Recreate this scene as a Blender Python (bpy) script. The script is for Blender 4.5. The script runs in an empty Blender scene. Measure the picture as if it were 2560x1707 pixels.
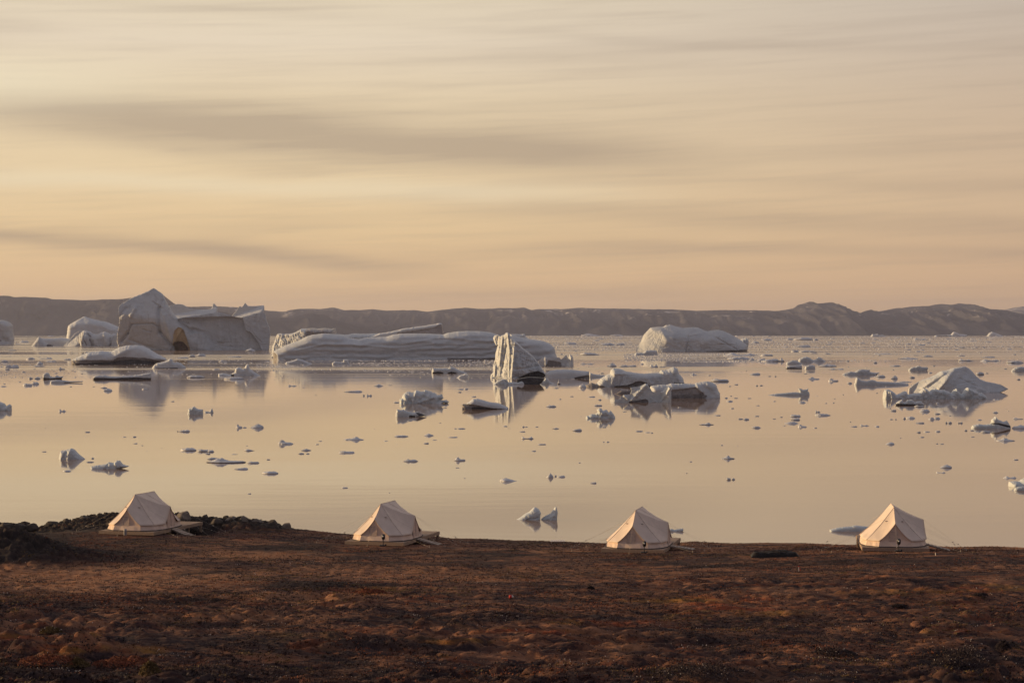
import bpy, bmesh, math, random
import numpy as np
from mathutils import Vector, Matrix
from mathutils.geometry import delaunay_2d_cdt

S = bpy.context.scene
C = S.collection
random.seed(11)
RNG = np.random.default_rng(7)

# ------------------------------------------------------------------ camera
FP = 4978.0      # focal length in pixels of the 2560 px wide photograph
HY = 832.0       # horizon row
CZ = 20.0        # eye height above the sea
cam_d = bpy.data.cameras.new("camera")
cam = bpy.data.objects.new("camera", cam_d)
C.objects.link(cam)
cam.location = (0, 0, CZ)
cam.rotation_euler = (math.radians(90), 0, 0)
cam_d.sensor_width = 36.0
cam_d.lens = 36.0 * FP / 2560.0
cam_d.shift_y = -(853.5 - HY) / 2560.0
cam_d.clip_start = 1.0
cam_d.clip_end = 90000.0
S.camera = cam

# ------------------------------------------------------------------ light
SUN_AZ = math.radians(-80.5)     # from the view direction, minus = left
SUN_EL = math.radians(6.5)
sun_dir = Vector((math.sin(SUN_AZ) * math.cos(SUN_EL), math.cos(SUN_AZ) * math.cos(SUN_EL), math.sin(SUN_EL)))
sd = bpy.data.lights.new("sun", 'SUN')
sd.energy = 5.0
sd.angle = math.radians(1.0)
sd.color = (1.0, 0.69, 0.35)
sun = bpy.data.objects.new("sun", sd)
C.objects.link(sun)
sun.rotation_euler = (-sun_dir).to_track_quat('-Z', 'Y').to_euler()

S.view_settings.view_transform = 'Standard'
S.view_settings.look = 'None'
S.view_settings.exposure = 0.0
S.view_settings.gamma = 1.0
S.cycles.use_denoising = True
S.cycles.max_bounces = 6
S.cycles.volume_bounces = 0


class NT:
    """small node-tree helper"""
    def __init__(s, tree):
        s.t = tree
        s.t.nodes.clear()

    def n(s, typ, **kw):
        nd = s.t.nodes.new(typ)
        for k, v in kw.items():
            setattr(nd, k, v)
        return nd

    def put(s, sock, v):
        if hasattr(v, 'is_linked') or hasattr(v, 'links'):
            s.t.links.new(v, sock)
        else:
            sock.default_value = v

    def m(s, op, a, b=None, c=None, clamp=False):
        nd = s.n('ShaderNodeMath', operation=op)
        nd.use_clamp = clamp
        s.put(nd.inputs[0], a)
        if b is not None:
            s.put(nd.inputs[1], b)
        if c is not None:
            s.put(nd.inputs[2], c)
        return nd.outputs[0]

    def step(s, x, a, b, lo=0.0, hi=1.0):
        nd = s.n('ShaderNodeMapRange', interpolation_type='SMOOTHSTEP')
        s.put(nd.inputs[0], x)
        for i, v in enumerate((a, b, lo, hi)):
            s.put(nd.inputs[i + 1], v)
        return nd.outputs[0]

    def lin(s, x, a, b, lo=0.0, hi=1.0):
        nd = s.n('ShaderNodeMapRange')
        s.put(nd.inputs[0], x)
        for i, v in enumerate((a, b, lo, hi)):
            s.put(nd.inputs[i + 1], v)
        return nd.outputs[0]

    def mix(s, f, a, b, mode='MIX'):
        nd = s.n('ShaderNodeMix', data_type='RGBA', blend_type=mode)
        s.put(nd.inputs[0], f)
        s.put(nd.inputs[6], a if not isinstance(a, tuple) else (*a, 1)[:4])
        s.put(nd.inputs[7], b if not isinstance(b, tuple) else (*b, 1)[:4])
        return nd.outputs[2]

    def ramp(s, f, stops, interp='LINEAR'):
        nd = s.n('ShaderNodeValToRGB')
        cr = nd.color_ramp
        cr.interpolation = interp
        while len(cr.elements) > 1:
            cr.elements.remove(cr.elements[-1])
        cr.elements[0].position = stops[0][0]
        cr.elements[0].color = (*stops[0][1], 1)
        for p, c in stops[1:]:
            e = cr.elements.new(p)
            e.color = (*c, 1)
        s.put(nd.inputs[0], f)
        return nd.outputs[0]

    def noise(s, vec, scale, detail=4.0, rough=0.5, dist=0.0, dim='3D'):
        nd = s.n('ShaderNodeTexNoise', noise_dimensions=dim)
        s.put(nd.inputs['Vector'], vec)
        nd.inputs['Scale'].default_value = scale
        nd.inputs['Detail'].default_value = detail
        nd.inputs['Roughness'].default_value = rough
        nd.inputs['Distortion'].default_value = dist
        return nd.outputs[0]

    def mapping(s, vec, scale=(1, 1, 1), rot=(0, 0, 0), loc=(0, 0, 0)):
        nd = s.n('ShaderNodeMapping')
        s.put(nd.inputs[0], vec)
        nd.inputs['Location'].default_value = loc
        nd.inputs['Rotation'].default_value = rot
        nd.inputs['Scale'].default_value = scale
        return nd.outputs[0]

    def comb(s, x, y, z):
        nd = s.n('ShaderNodeCombineXYZ')
        s.put(nd.inputs[0], x); s.put(nd.inputs[1], y); s.put(nd.inputs[2], z)
        return nd.outputs[0]


def lin(r, g, b):
    f = lambda c: (c / 255 / 12.92) if c / 255 <= 0.04045 else ((c / 255 + 0.055) / 1.055) ** 2.4
    return (f(r), f(g), f(b))


# ------------------------------------------------------------------ sky
W = bpy.data.worlds.new("World")
S.world = W
W.use_nodes = True
w = NT(W.node_tree)
tc = w.n('ShaderNodeTexCoord').outputs['Generated']
sep = w.n('ShaderNodeSeparateXYZ')
w.put(sep.inputs[0], tc)
dx, dy, dz = sep.outputs
az = w.m('ARCTAN2', dx, dy)                       # 0 = ahead, plus = right
el = w.m('ARCSINE', w.m('MINIMUM', w.m('MAXIMUM', dz, -0.999), 0.999))
ael = w.m('ABSOLUTE', el)

sky = w.n('ShaderNodeTexSky', sky_type='NISHITA')
sky.sun_disc = False
sky.sun_elevation = SUN_EL
sky.sun_rotation = SUN_AZ
sky.air_density = 1.4
sky.dust_density = 2.5
sky.ozone_density = 1.0

# veil of high cloud lit by the low sun: warm ahead and to the left, cool and dim behind
grad = w.ramp(w.m('DIVIDE', ael, 0.2), [
    (0.00, lin(226, 184, 135)), (0.10, lin(232, 192, 142)), (0.25, lin(235, 203, 155)),
    (0.42, lin(235, 210, 169)), (0.58, lin(230, 209, 175)), (0.72, lin(231, 214, 189)),
    (0.88, lin(226, 210, 182)), (1.00, lin(218, 202, 176))])
grey = w.ramp(w.m('DIVIDE', ael, 0.2), [
    (0.00, lin(210, 170, 130)), (0.12, lin(216, 177, 137)), (0.30, lin(212, 181, 147)),
    (0.55, lin(202, 178, 154)), (0.80, lin(194, 179, 165)), (1.00, lin(194, 182, 171))])
front = w.mix(w.step(az, -0.12, 0.36), grad, grey)

# streaks of cloud
caz = w.mapping(w.comb(az, el, 0.0), scale=(1, 1, 1), rot=(0, 0, math.radians(-2.2)))
n1 = w.noise(w.mapping(caz, scale=(2.2, 34.0, 1.0)), 1.0, 3.0, 0.5, 0.4)
n2 = w.noise(w.mapping(caz, scale=(7.0, 150.0, 1.0), loc=(3.1, 1.7, 0)), 1.0, 3.0, 0.55, 0.2)
dark = w.m('MULTIPLY', w.step(n1, 0.48, 0.72), 0.50)
dark = w.m('ADD', dark, w.m('MULTIPLY', w.step(n2, 0.45, 0.75), 0.27))
n3 = w.noise(w.mapping(caz, scale=(16.0, 430.0, 1.0), loc=(1.1, 4.7, 0)), 1.0, 4.0, 0.6, 0.5)
dark = w.m('ADD', dark, w.m('MULTIPLY', w.step(n3, 0.45, 0.75), 0.13))
wob = w.m('MULTIPLY', w.m('SUBTRACT', w.noise(w.mapping(caz, scale=(5.0, 18.0, 1.0), loc=(0.4, 9, 0)), 1.0, 3.0), 0.5), 0.016)


def band(px0, py0, px1, py1, halfh, px_l, px_r, amt, soft=0.07):
    """one long cloud streak, given by where its axis runs (azimuth / elevation)"""
    a0, a1 = (px0 - 1280) / FP, (px1 - 1280) / FP
    e0, e1 = (HY - py0) / FP, (HY - py1) / FP
    sl = (e1 - e0) / (a1 - a0)
    ax = w.m('ADD', w.m('MULTIPLY', w.m('SUBTRACT', az, a0), sl), e0)
    q = w.m('DIVIDE', w.m('ADD', w.m('SUBTRACT', el, ax), wob), halfh / FP)
    g = w.m('EXPONENT', w.m('MULTIPLY', w.m('MULTIPLY', q, q), -1.0))
    msk = w.m('MULTIPLY', w.step(az, (px_l - 1280) / FP - soft, (px_l - 1280) / FP + soft),
              w.step(az, (px_r - 1280) / FP + soft, (px_r - 1280) / FP - soft))
    return w.m('MULTIPLY', w.m('MULTIPLY', g, msk), amt)


for args in ((100, 300, 1500, 385, 56, 60, 1650, 0.95), (0, 600, 1100, 668, 20, -900, 1000, 0.8),
             (1150, 515, 2560, 585, 28, 1150, 3400, 0.42), (1100, 85, 2560, 145, 14, 1150, 2900, 0.22),
             (0, 100, 300, 110, 42, -700, 60, 0.30), (1700, 620, 2560, 640, 16, 1500, 3400, 0.40),
             (1800, 455, 2560, 480, 22, 1950, 3600, 0.38), (0, 720, 2560, 735, 22, 600, 1900, 0.12),
             (200, 350, 900, 440, 26, 0, 700, 0.22), (300, 30, 900, 55, 16, 200, 900, 0.22)):
    dark = w.m('ADD', dark, band(*args))
bright = w.m('ADD', band(0, 235, 800, 215, 60, -900, 300, 0.55), band(0, 460, 2200, 500, 26, -900, 1500, 0.35))
front = w.mix(w.m('MINIMUM', dark, 1.0), front, w.mix(0.58, front, lin(152, 134, 120), 'MIX'))
front = w.mix(w.m('MINIMUM', bright, 1.0), front, lin(244, 231, 200))

# the rest of the dome
top = w.step(ael, 0.20, 0.85)
veil = w.mix(top, front, (0.33, 0.30, 0.33))
back = w.mix(w.step(ael, 0.0, 0.9), (0.205, 0.180, 0.195), (0.255, 0.255, 0.305))
veil = w.mix(w.step(dy, 0.75, -0.35), veil, back)
vd = w.n('ShaderNodeVectorMath', operation='DOT_PRODUCT')
w.put(vd.inputs[0], tc)
vd.inputs[1].default_value = sun_dir
glow = w.m('POWER', w.m('MAXIMUM', vd.outputs['Value'], 0.0), 10.0)
veil = w.mix(w.m('MULTIPLY', glow, 0.85), veil, (1.15, 0.86, 0.50))
veil = w.mix(w.step(dz, -0.02, -0.3), veil, (0.10, 0.08, 0.07))
b1 = w.n('ShaderNodeBackground'); w.put(b1.inputs[0], sky.outputs[0]); b1.inputs[1].default_value = 0.006
b2 = w.n('ShaderNodeBackground'); w.put(b2.inputs[0], veil); b2.inputs[1].default_value = 1.0
ad = w.n('ShaderNodeAddShader')
w.put(ad.inputs[0], b1.outputs[0]); w.put(ad.inputs[1], b2.outputs[0])
w.put(w.n('ShaderNodeOutputWorld').inputs[0], ad.outputs[0])


# ------------------------------------------------------------------ numpy noise
def _h(ix, iy, iz, seed):
    h = (ix.astype(np.int64) * 374761393 + iy.astype(np.int64) * 668265263 + iz.astype(np.int64) * 2147483647 + seed * 974711) & 0x7fffffff
    h = ((h ^ (h >> 13)) * 1274126177) & 0x7fffffff
    h = ((h ^ (h >> 16)) * 668265263) & 0x7fffffff
    return (h & 0xffff) / 32767.5 - 1.0


def vn(x, y, z=None, seed=0):
    """value noise in -1..1"""
    x = np.asarray(x, float); y = np.asarray(y, float)
    z = np.zeros_like(x) if z is None else np.asarray(z, float)
    ix, iy, iz = np.floor(x), np.floor(y), np.floor(z)
    fx, fy, fz = x - ix, y - iy, z - iz
    ux, uy, uz = (f * f * f * (f * (f * 6 - 15) + 10) for f in (fx, fy, fz))
    flat = not z.any()
    def pl(k):
        a = _h(ix, iy, iz + k, seed); b = _h(ix + 1, iy, iz + k, seed)
        c = _h(ix, iy + 1, iz + k, seed); d = _h(ix + 1, iy + 1, iz + k, seed)
        return (a + (b - a) * ux) * (1 - uy) + (c + (d - c) * ux) * uy
    p0 = pl(0)
    if flat:
        return p0
    return p0 + (pl(1) - p0) * uz


def fbm(x, y, z=None, oct=4, seed=0, gain=0.5):
    s, a, n = 0, 1.0, 0.0
    for i in range(oct):
        k = 2.03 ** i
        s = s + a * vn(np.asarray(x) * k + 17.3 * i, np.asarray(y) * k - 9.1 * i, None if z is None else np.asarray(z) * k, seed + i)
        n += a
        a *= gain
    return s / n


# ------------------------------------------------------------------ helpers
def tag(o, label=None, cat=None, group=None, kind=None):
    if label: o['label'] = label
    if cat: o['category'] = cat
    if group: o['group'] = group
    if kind: o['kind'] = kind
    return o


def mesh_np(name, co, faces, mats, smooth=True, fmat=None):
    """co (n,3), faces (m,3) or (m,4) array -> mesh"""
    me = bpy.data.meshes.new(name)
    co = np.asarray(co, np.float32); faces = np.asarray(faces, np.int32)
    k = faces.shape[1]
    me.vertices.add(len(co)); me.vertices.foreach_set('co', co.ravel())
    me.loops.add(faces.size); me.loops.foreach_set('vertex_index', faces.ravel())
    me.polygons.add(len(faces))
    me.polygons.foreach_set('loop_start', np.arange(0, faces.size, k, dtype=np.int32))
    if fmat is not None:
        me.polygons.foreach_set('material_index', np.asarray(fmat, np.int32))
    me.polygons.foreach_set('use_smooth', np.full(len(faces), smooth))
    for m in mats: me.materials.append(m)
    me.update(calc_edges=True)
    me.validate()
    return me


def obj(name, me, parent=None, loc=None):
    o = bpy.data.objects.new(name, me)
    C.objects.link(o)
    if parent is not None: o.parent = parent
    if loc is not None: o.location = loc
    return o


def empty(name, loc=(0, 0, 0), rz=0.0):
    o = bpy.data.objects.new(name, None)
    C.objects.link(o)
    o.location = loc
    o.rotation_euler = (0, 0, rz)
    return o


def world_at(px, py, d):
    return Vector(((px - 1280) / FP * d, d, CZ - (py - HY) / FP * d))


def mat(name):
    m = bpy.data.materials.new(name)
    m.use_nodes = True
    t = NT(m.node_tree)
    out = t.n('ShaderNodeOutputMaterial')
    p = t.n('ShaderNodeBsdfPrincipled')
    t.put(out.inputs[0], p.outputs[0])
    return m, t, p, out
# ------------------------------------------------------------------ materials
def bump(t, p, h, strength, dist):
    b = t.n('ShaderNodeBump')
    b.inputs['Strength'].default_value = strength
    b.inputs['Distance'].default_value = dist
    t.put(b.inputs['Height'], h)
    t.put(p.inputs['Normal'], b.outputs[0])


def ice_mat(name, c1, c2, dirty, rough=0.55, scale=0.12, bumpd=0.6, strata=False):
    m, t, p, _ = mat(name)
    tcn = t.n('ShaderNodeTexCoord').outputs['Object']
    n1 = t.noise(t.mapping(tcn, scale=(1, 1, 2.2)), scale, 6, 0.6, 0.6)
    col = t.mix(t.step(n1, 0.35, 0.68), c1, c2)
    n2 = t.noise(t.mapping(tcn, scale=(1, 1, 0.5)), scale * 2.4, 5, 0.65, 1.2)
    col = t.mix(t.m('MULTIPLY', t.step(n2, 0.56, 0.74), 0.55), col, dirty)
    n6 = t.noise(t.mapping(tcn, scale=(3.2, 3.2, 0.35), loc=(9, 2, 4)), scale * 1.8, 5, 0.62, 0.7)
    col = t.mix(t.m('MULTIPLY', t.step(n6, 0.54, 0.66), 0.45), col, dirty)
    t.put(p.inputs['Base Color'], col)
    p.inputs['Roughness'].default_value = rough
    p.inputs['IOR'].default_value = 1.31
    n3 = t.noise(t.mapping(tcn, scale=(1, 1, 1.6)), scale * 5, 8, 0.62, 0.3)
    n5 = t.noise(t.mapping(tcn, scale=(1, 1, 0.8), loc=(3, 5, 1)), scale * 1.7, 5, 0.55, 0.8)
    rdg = t.m('ABSOLUTE', t.m('SUBTRACT', n5, 0.5))
    h = t.m('SUBTRACT', n3, t.step(rdg, 0.05, 0.0, 0.0, 0.35))
    if strata:
        n4 = t.noise(t.mapping(tcn, scale=(0.05, 0.05, 3.0)), scale * 4, 3, 0.5, 0.2)
        h = t.m('ADD', t.m('MULTIPLY', n3, 0.5), n4)
    bump(t, p, h, 0.5, bumpd * 0.7)
    return m


M = {}
M['ice'] = ice_mat('ice_grey', (0.52, 0.545, 0.57), (0.60, 0.615, 0.63), (0.40, 0.405, 0.42), 0.6, 0.035, 2.6)
M['ice_near'] = ice_mat('ice_near', (0.53, 0.58, 0.61), (0.64, 0.66, 0.68), (0.50, 0.55, 0.56), 0.45, 0.5, 0.16)
M['ice_mid'] = ice_mat('ice_middle', (0.53, 0.565, 0.60), (0.63, 0.65, 0.67), (0.50, 0.52, 0.55), 0.5, 0.16, 0.6)
M['snow'] = ice_mat('snowy_ice', (0.60, 0.63, 0.66), (0.66, 0.68, 0.70), (0.54, 0.57, 0.60), 0.7, 0.05, 0.8)
M['dark'] = ice_mat('wet_shade_ice', (0.045, 0.045, 0.052), (0.09, 0.085, 0.095), (0.15, 0.14, 0.145), 0.3, 0.15, 0.8)  # damp notch ice, plus overhang shadow put into the colour
M['shaded'] = ice_mat('shaded_grey_ice', (0.34, 0.32, 0.325), (0.46, 0.44, 0.445), (0.24, 0.22, 0.22), 0.35, 0.15, 1.0)  # painted shade for undercut and turned-away ice faces
M['mud_shade'] = ice_mat('sediment_shade_ice', (0.20, 0.185, 0.185), (0.30, 0.28, 0.275), (0.12, 0.11, 0.115), 0.5, 0.12, 1.0)  # dark stripes and lumps of ice; also painted shade under overhangs
M['ochre'] = ice_mat('sun_glow_ice', (0.56, 0.41, 0.23), (0.66, 0.52, 0.32), (0.38, 0.28, 0.18), 0.5, 0.10, 1.4)  # sun glow inside the cave, put into the ice colour
M['brown'] = ice_mat('cave_shade_ice', (0.16, 0.10, 0.07), (0.24, 0.16, 0.11), (0.08, 0.05, 0.045), 0.5, 0.12, 1.0)  # dimmer lower part of the cave glow, painted brown


def flat_mat(name, c, rough=0.8, var=0.25, scale=6.0, stretch=(1, 1, 1), bumps=0.0, metallic=0.0):
    m, t, p, _ = mat(name)
    tcn = t.n('ShaderNodeTexCoord').outputs['Object']
    n1 = t.noise(t.mapping(tcn, scale=stretch), scale, 5, 0.6)
    col = t.mix(t.step(n1, 0.3, 0.7), tuple(x * (1 - var) for x in c), tuple(min(1, x * (1 + var)) for x in c))
    t.put(p.inputs['Base Color'], col)
    p.inputs['Roughness'].default_value = rough
    p.inputs['Metallic'].default_value = metallic
    if bumps: bump(t, p, n1, 0.6, bumps)
    return m


def canvas_mat(name, c, wr=0.02):
    m, t, p, _ = mat(name)
    tcn = t.n('ShaderNodeTexCoord').outputs['Object']
    n1 = t.noise(tcn, 1.3, 4, 0.6, 0.4)
    n2 = t.noise(t.mapping(tcn, scale=(1, 1, 0.35)), 5.0, 4, 0.6, 0.6)
    col = t.mix(t.step(n1, 0.3, 0.7), tuple(x * 0.93 for x in c), tuple(x * 1.05 for x in c))
    t.put(p.inputs['Base Color'], col)
    p.inputs['Roughness'].default_value = 0.9
    bump(t, p, t.m('ADD', n1, t.m('MULTIPLY', n2, 0.6)), 0.8, wr)
    return m


M['canvas'] = canvas_mat('tent_canvas', (0.70, 0.575, 0.49), 0.022)
M['canvas_wall'] = canvas_mat('tent_wall_canvas', (0.72, 0.55, 0.45), 0.022)
M['seam'] = flat_mat('canvas_seam', (0.60, 0.49, 0.42), 0.9)
M['mesh_win'] = flat_mat('window_flap', (0.60, 0.46, 0.38), 0.9, 0.1)
M['door'] = flat_mat('door_canvas', (0.60, 0.44, 0.36), 0.9, 0.12, 2.0)
M['rope'] = flat_mat('guy_rope', (0.50, 0.42, 0.33), 0.9)
M['skirt'] = flat_mat('dark_ground_sheet', (0.035, 0.03, 0.035), 0.8)
M['wood'] = flat_mat('deck_timber', (0.31, 0.215, 0.155), 0.75, 0.25, 3.0, (6, 0.5, 6))
M['wood_grey'] = flat_mat('weathered_timber', (0.36, 0.29, 0.24), 0.8, 0.25, 3.0, (6, 0.5, 6))
M['black'] = flat_mat('black_metal', (0.018, 0.017, 0.022), 0.45, 0.2)
M['white'] = flat_mat('white_glass', (0.72, 0.72, 0.74), 0.25, 0.1)
M['steel'] = flat_mat('galvanised_steel', (0.30, 0.29, 0.30), 0.5, 0.2)
M['tarp'] = flat_mat('black_tarpaulin', (0.017, 0.014, 0.014), 0.5, 0.3, 3.0, (1, 1, 1), 0.05)
M['tarp'].node_tree.nodes['Principled BSDF'].inputs['Specular IOR Level'].default_value = 0.12
M['red'] = flat_mat('red_paint', (0.55, 0.03, 0.025), 0.5)
M['stake'] = flat_mat('pale_stake', (0.70, 0.62, 0.56), 0.6)


def rock_mat(name, c1, c2, c3):
    m, t, p, _ = mat(name)
    tcn = t.n('ShaderNodeTexCoord').outputs['Object']
    n1 = t.noise(tcn, 1.3, 6, 0.65, 0.5)
    n2 = t.noise(tcn, 6.0, 5, 0.7)
    col = t.mix(t.step(n1, 0.35, 0.65), c1, c2)
    col = t.mix(t.step(n2, 0.58, 0.72), col, c3)
    t.put(p.inputs['Base Color'], col)
    p.inputs['Roughness'].default_value = 0.9
    bump(t, p, t.m('ADD', n1, t.m('MULTIPLY', n2, 0.4)), 0.9, 0.15)
    return m


M['rock'] = rock_mat('dark_rock', (0.045, 0.036, 0.032), (0.085, 0.065, 0.055), (0.13, 0.10, 0.08))
M['rock_pale'] = rock_mat('pale_rock', (0.14, 0.115, 0.095), (0.22, 0.18, 0.15), (0.10, 0.08, 0.07))


def tundra_mat():
    m, t, p, _ = mat('tundra')
    g = t.n('ShaderNodeNewGeometry').outputs['Position']
    big = t.noise(t.mapping(g, scale=(0.5, 1.0, 0.0)), 0.16, 4, 0.6, 0.8)
    mid = t.noise(t.mapping(g, scale=(0.6, 1.0, 0.3)), 0.55, 5, 0.65, 0.6)
    fine = t.noise(t.mapping(g, scale=(0.5, 1.0, 0.6)), 3.2, 6, 0.7, 0.4)
    grit = t.noise(t.mapping(g, scale=(0.7, 1.0, 1.0)), 14.0, 4, 0.7)
    tan = (0.26, 0.120, 0.068)
    umber = (0.105, 0.045, 0.033)
    rust = (0.20, 0.060, 0.026)
    heath = (0.036, 0.022, 0.025)
    olive = (0.090, 0.056, 0.026)
    sp = t.n('ShaderNodeSeparateXYZ'); t.put(sp.inputs[0], g)
    col = t.mix(t.step(mid, 0.42, 0.56), umber, tan)
    col = t.mix(t.m('MULTIPLY', t.step(big, 0.46, 0.62), 0.8), col, heath)
    mid2 = t.noise(t.mapping(g, scale=(0.55, 1.0, 0.3), loc=(77, 13, 0)), 0.8, 5, 0.7, 0.9)
    col = t.mix(t.m('MULTIPLY', t.step(mid2, 0.49, 0.58), 0.9), col, (0.028, 0.017, 0.021))
    rn = t.noise(t.mapping(g, scale=(0.5, 1.0, 0.0), loc=(31, 7, 0)), 0.42, 5, 0.65, 0.7)
    col = t.mix(t.m('MULTIPLY', t.step(rn, 0.55, 0.68), 0.75), col, rust)
    on = t.noise(t.mapping(g, scale=(0.5, 1.0, 0.0), loc=(-11, 47, 0)), 0.35, 5, 0.65, 0.7)
    col = t.mix(t.m('MULTIPLY', t.step(on, 0.58, 0.70), 0.7), col, olive)
    col = t.mix(t.m('MULTIPLY', t.step(fine, 0.52, 0.70), 0.75), col, heath)
    col = t.mix(t.step(fine, 0.46, 0.30, 0.0, 0.5), col, (0.24, 0.128, 0.075))
    # plant cover laid out over the land: r = dry grass, g = red heath, b = dark crowberry and painted knoll shade
    at = t.n('ShaderNodeAttribute', attribute_name='cover')
    sc = t.n('ShaderNodeSeparateColor'); t.put(sc.inputs[0], at.outputs['Color'])
    col = t.mix(t.m('MULTIPLY', sc.outputs[0], t.step(fine, 0.72, 0.42, 0.25, 1.0)), col, (0.39, 0.190, 0.100))
    col = t.mix(t.m('MULTIPLY', sc.outputs[1], t.step(fine, 0.70, 0.40, 0.2, 1.0)), col, t.mix(t.step(on, 0.42, 0.56), (0.30, 0.075, 0.030), (0.27, 0.125, 0.030)))
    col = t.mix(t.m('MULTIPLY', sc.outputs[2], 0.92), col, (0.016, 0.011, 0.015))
    col = t.mix(t.m('MULTIPLY', t.step(grit, 0.5, 0.75), 0.6), col, (0.022, 0.015, 0.016))
    # bare dark rock of the left knoll with its painted cast shade and the crest behind the first tent
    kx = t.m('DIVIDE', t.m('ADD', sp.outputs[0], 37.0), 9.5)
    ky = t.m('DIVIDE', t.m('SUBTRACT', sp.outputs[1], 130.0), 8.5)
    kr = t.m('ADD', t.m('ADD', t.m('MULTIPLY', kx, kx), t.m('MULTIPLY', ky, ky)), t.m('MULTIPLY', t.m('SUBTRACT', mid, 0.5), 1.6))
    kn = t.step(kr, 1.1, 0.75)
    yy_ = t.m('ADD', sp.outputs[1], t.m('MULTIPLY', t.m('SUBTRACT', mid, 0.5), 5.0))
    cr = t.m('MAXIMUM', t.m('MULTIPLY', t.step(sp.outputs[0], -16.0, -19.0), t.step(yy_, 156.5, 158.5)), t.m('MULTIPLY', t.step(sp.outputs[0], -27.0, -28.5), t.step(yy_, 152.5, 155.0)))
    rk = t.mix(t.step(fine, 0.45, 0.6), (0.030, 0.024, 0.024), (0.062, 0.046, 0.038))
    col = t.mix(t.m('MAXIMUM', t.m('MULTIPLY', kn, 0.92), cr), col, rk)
    t.put(p.inputs['Base Color'], col)
    p.inputs['Roughness'].default_value = 0.95
    p.inputs['Specular IOR Level'].default_value = 0.15
    bump(t, p, t.m('ADD', fine, t.m('MULTIPLY', grit, 0.4)), 0.8, 0.12)
    return m


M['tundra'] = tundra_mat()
M['rubble'] = rock_mat('rubble_rock', (0.022, 0.018, 0.018), (0.045, 0.036, 0.032), (0.075, 0.058, 0.048))


def hill_mat(name, rock, rock2, snow_lo, amount):
    m, t, p, _ = mat(name)
    g = t.n('ShaderNodeNewGeometry')
    sp = t.n('ShaderNodeSeparateXYZ'); t.put(sp.inputs[0], g.outputs['Position'])
    n1 = t.noise(t.mapping(g.outputs['Position'], scale=(1, 0.3, 1.5)), 0.0016, 8, 0.7, 0.8)
    col = t.mix(t.step(n1, 0.35, 0.65), rock, rock2)
    n2 = t.noise(t.mapping(g.outputs['Position'], scale=(1, 0.35, 3.5)), 0.0034, 7, 0.68, 1.2)
    hm = t.step(sp.outputs[2], snow_lo, snow_lo + 160.0)
    sn = t.m('MULTIPLY', t.step(n2, 0.585, 0.64), t.m('MULTIPLY', hm, amount))
    col = t.mix(sn, col, (0.75, 0.70, 0.66))
    t.put(p.inputs['Base Color'], col)
    p.inputs['Roughness'].default_value = 1.0
    p.inputs['Specular IOR Level'].default_value = 0.0
    bump(t, p, n2, 0.45, 45.0)
    return m


M['hill_near'] = hill_mat('near_shore_rock', (0.045, 0.045, 0.055), (0.075, 0.073, 0.083), 900.0, 0.0)
M['hill_mid'] = hill_mat('far_shore_rock', (0.045, 0.045, 0.056), (0.095, 0.092, 0.105), 90.0, 0.85)
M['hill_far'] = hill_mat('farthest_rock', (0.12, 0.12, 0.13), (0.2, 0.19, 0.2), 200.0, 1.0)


def water_mat():
    m, t, p, _ = mat('sea')
    g = t.n('ShaderNodeNewGeometry').outputs['Position']
    sp = t.n('ShaderNodeSeparateXYZ'); t.put(sp.inputs[0], g)
    y = sp.outputs[1]
    # wind-ruffled lanes on the far water, glassy water nearer the shore
    lanes = t.noise(t.mapping(g, scale=(0.00045, 0.0042, 0.0)), 1.0, 5, 0.6, 0.5)
    lanes2 = t.noise(t.mapping(g, scale=(0.0016, 0.016, 0.0), loc=(5, 3, 0)), 1.0, 4, 0.6, 0.4)
    ruf = t.m('MULTIPLY', t.step(lanes, 0.44, 0.60), t.step(y, 800.0, 1300.0))
    ruf2 = t.m('MULTIPLY', t.step(lanes2, 0.50, 0.68), t.step(y, 720.0, 1000.0))
    rough = t.m('ADD', t.m('MULTIPLY', ruf, 0.20), t.m('MULTIPLY', ruf2, 0.10))
    fade = t.step(y, 400.0, 150.0)
    rough = t.m('ADD', t.m('ADD', rough, 0.036), t.m('MULTIPLY', fade, 0.03))
    t.put(p.inputs['Roughness'], rough)
    p.inputs['Base Color'].default_value = (0.30, 0.19, 0.125, 1)
    p.inputs['IOR'].default_value = 2.0
    rip = t.noise(t.mapping(g, scale=(0.35, 1.0, 0.0)), 0.5, 3, 0.5)
    swell = t.noise(t.mapping(g, scale=(0.02, 0.06, 0.0)), 1.0, 2, 0.5)
    h = t.m('ADD', t.m('MULTIPLY', rip, 0.010), t.m('MULTIPLY', swell, 0.05))
    b = t.n('ShaderNodeBump')
    b.inputs['Strength'].default_value = 0.6
    b.inputs['Distance'].default_value = 1.0
    t.put(b.inputs['Height'], h)
    t.put(p.inputs['Normal'], b.outputs[0])
    return m


M['sea'] = water_mat()
# ------------------------------------------------------------------ sea
xs = np.array([-60000., -9000, -2500, -600, 0, 600, 2500, 9000, 60000])
ys = np.array([100., 400, 1200, 4000, 12000, 70000])
X, Y = np.meshgrid(xs, ys)
co = np.stack([X.ravel(), Y.ravel(), np.zeros(X.size)], 1)
nx = len(xs)
i = np.arange(len(ys) - 1)[:, None] * nx + np.arange(nx - 1)[None, :]
fc = np.stack([i, i + 1, i + nx + 1, i + nx], -1).reshape(-1, 4)
tag(obj('sea', mesh_np('sea', co, fc, [M['sea']])), kind='structure')


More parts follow.
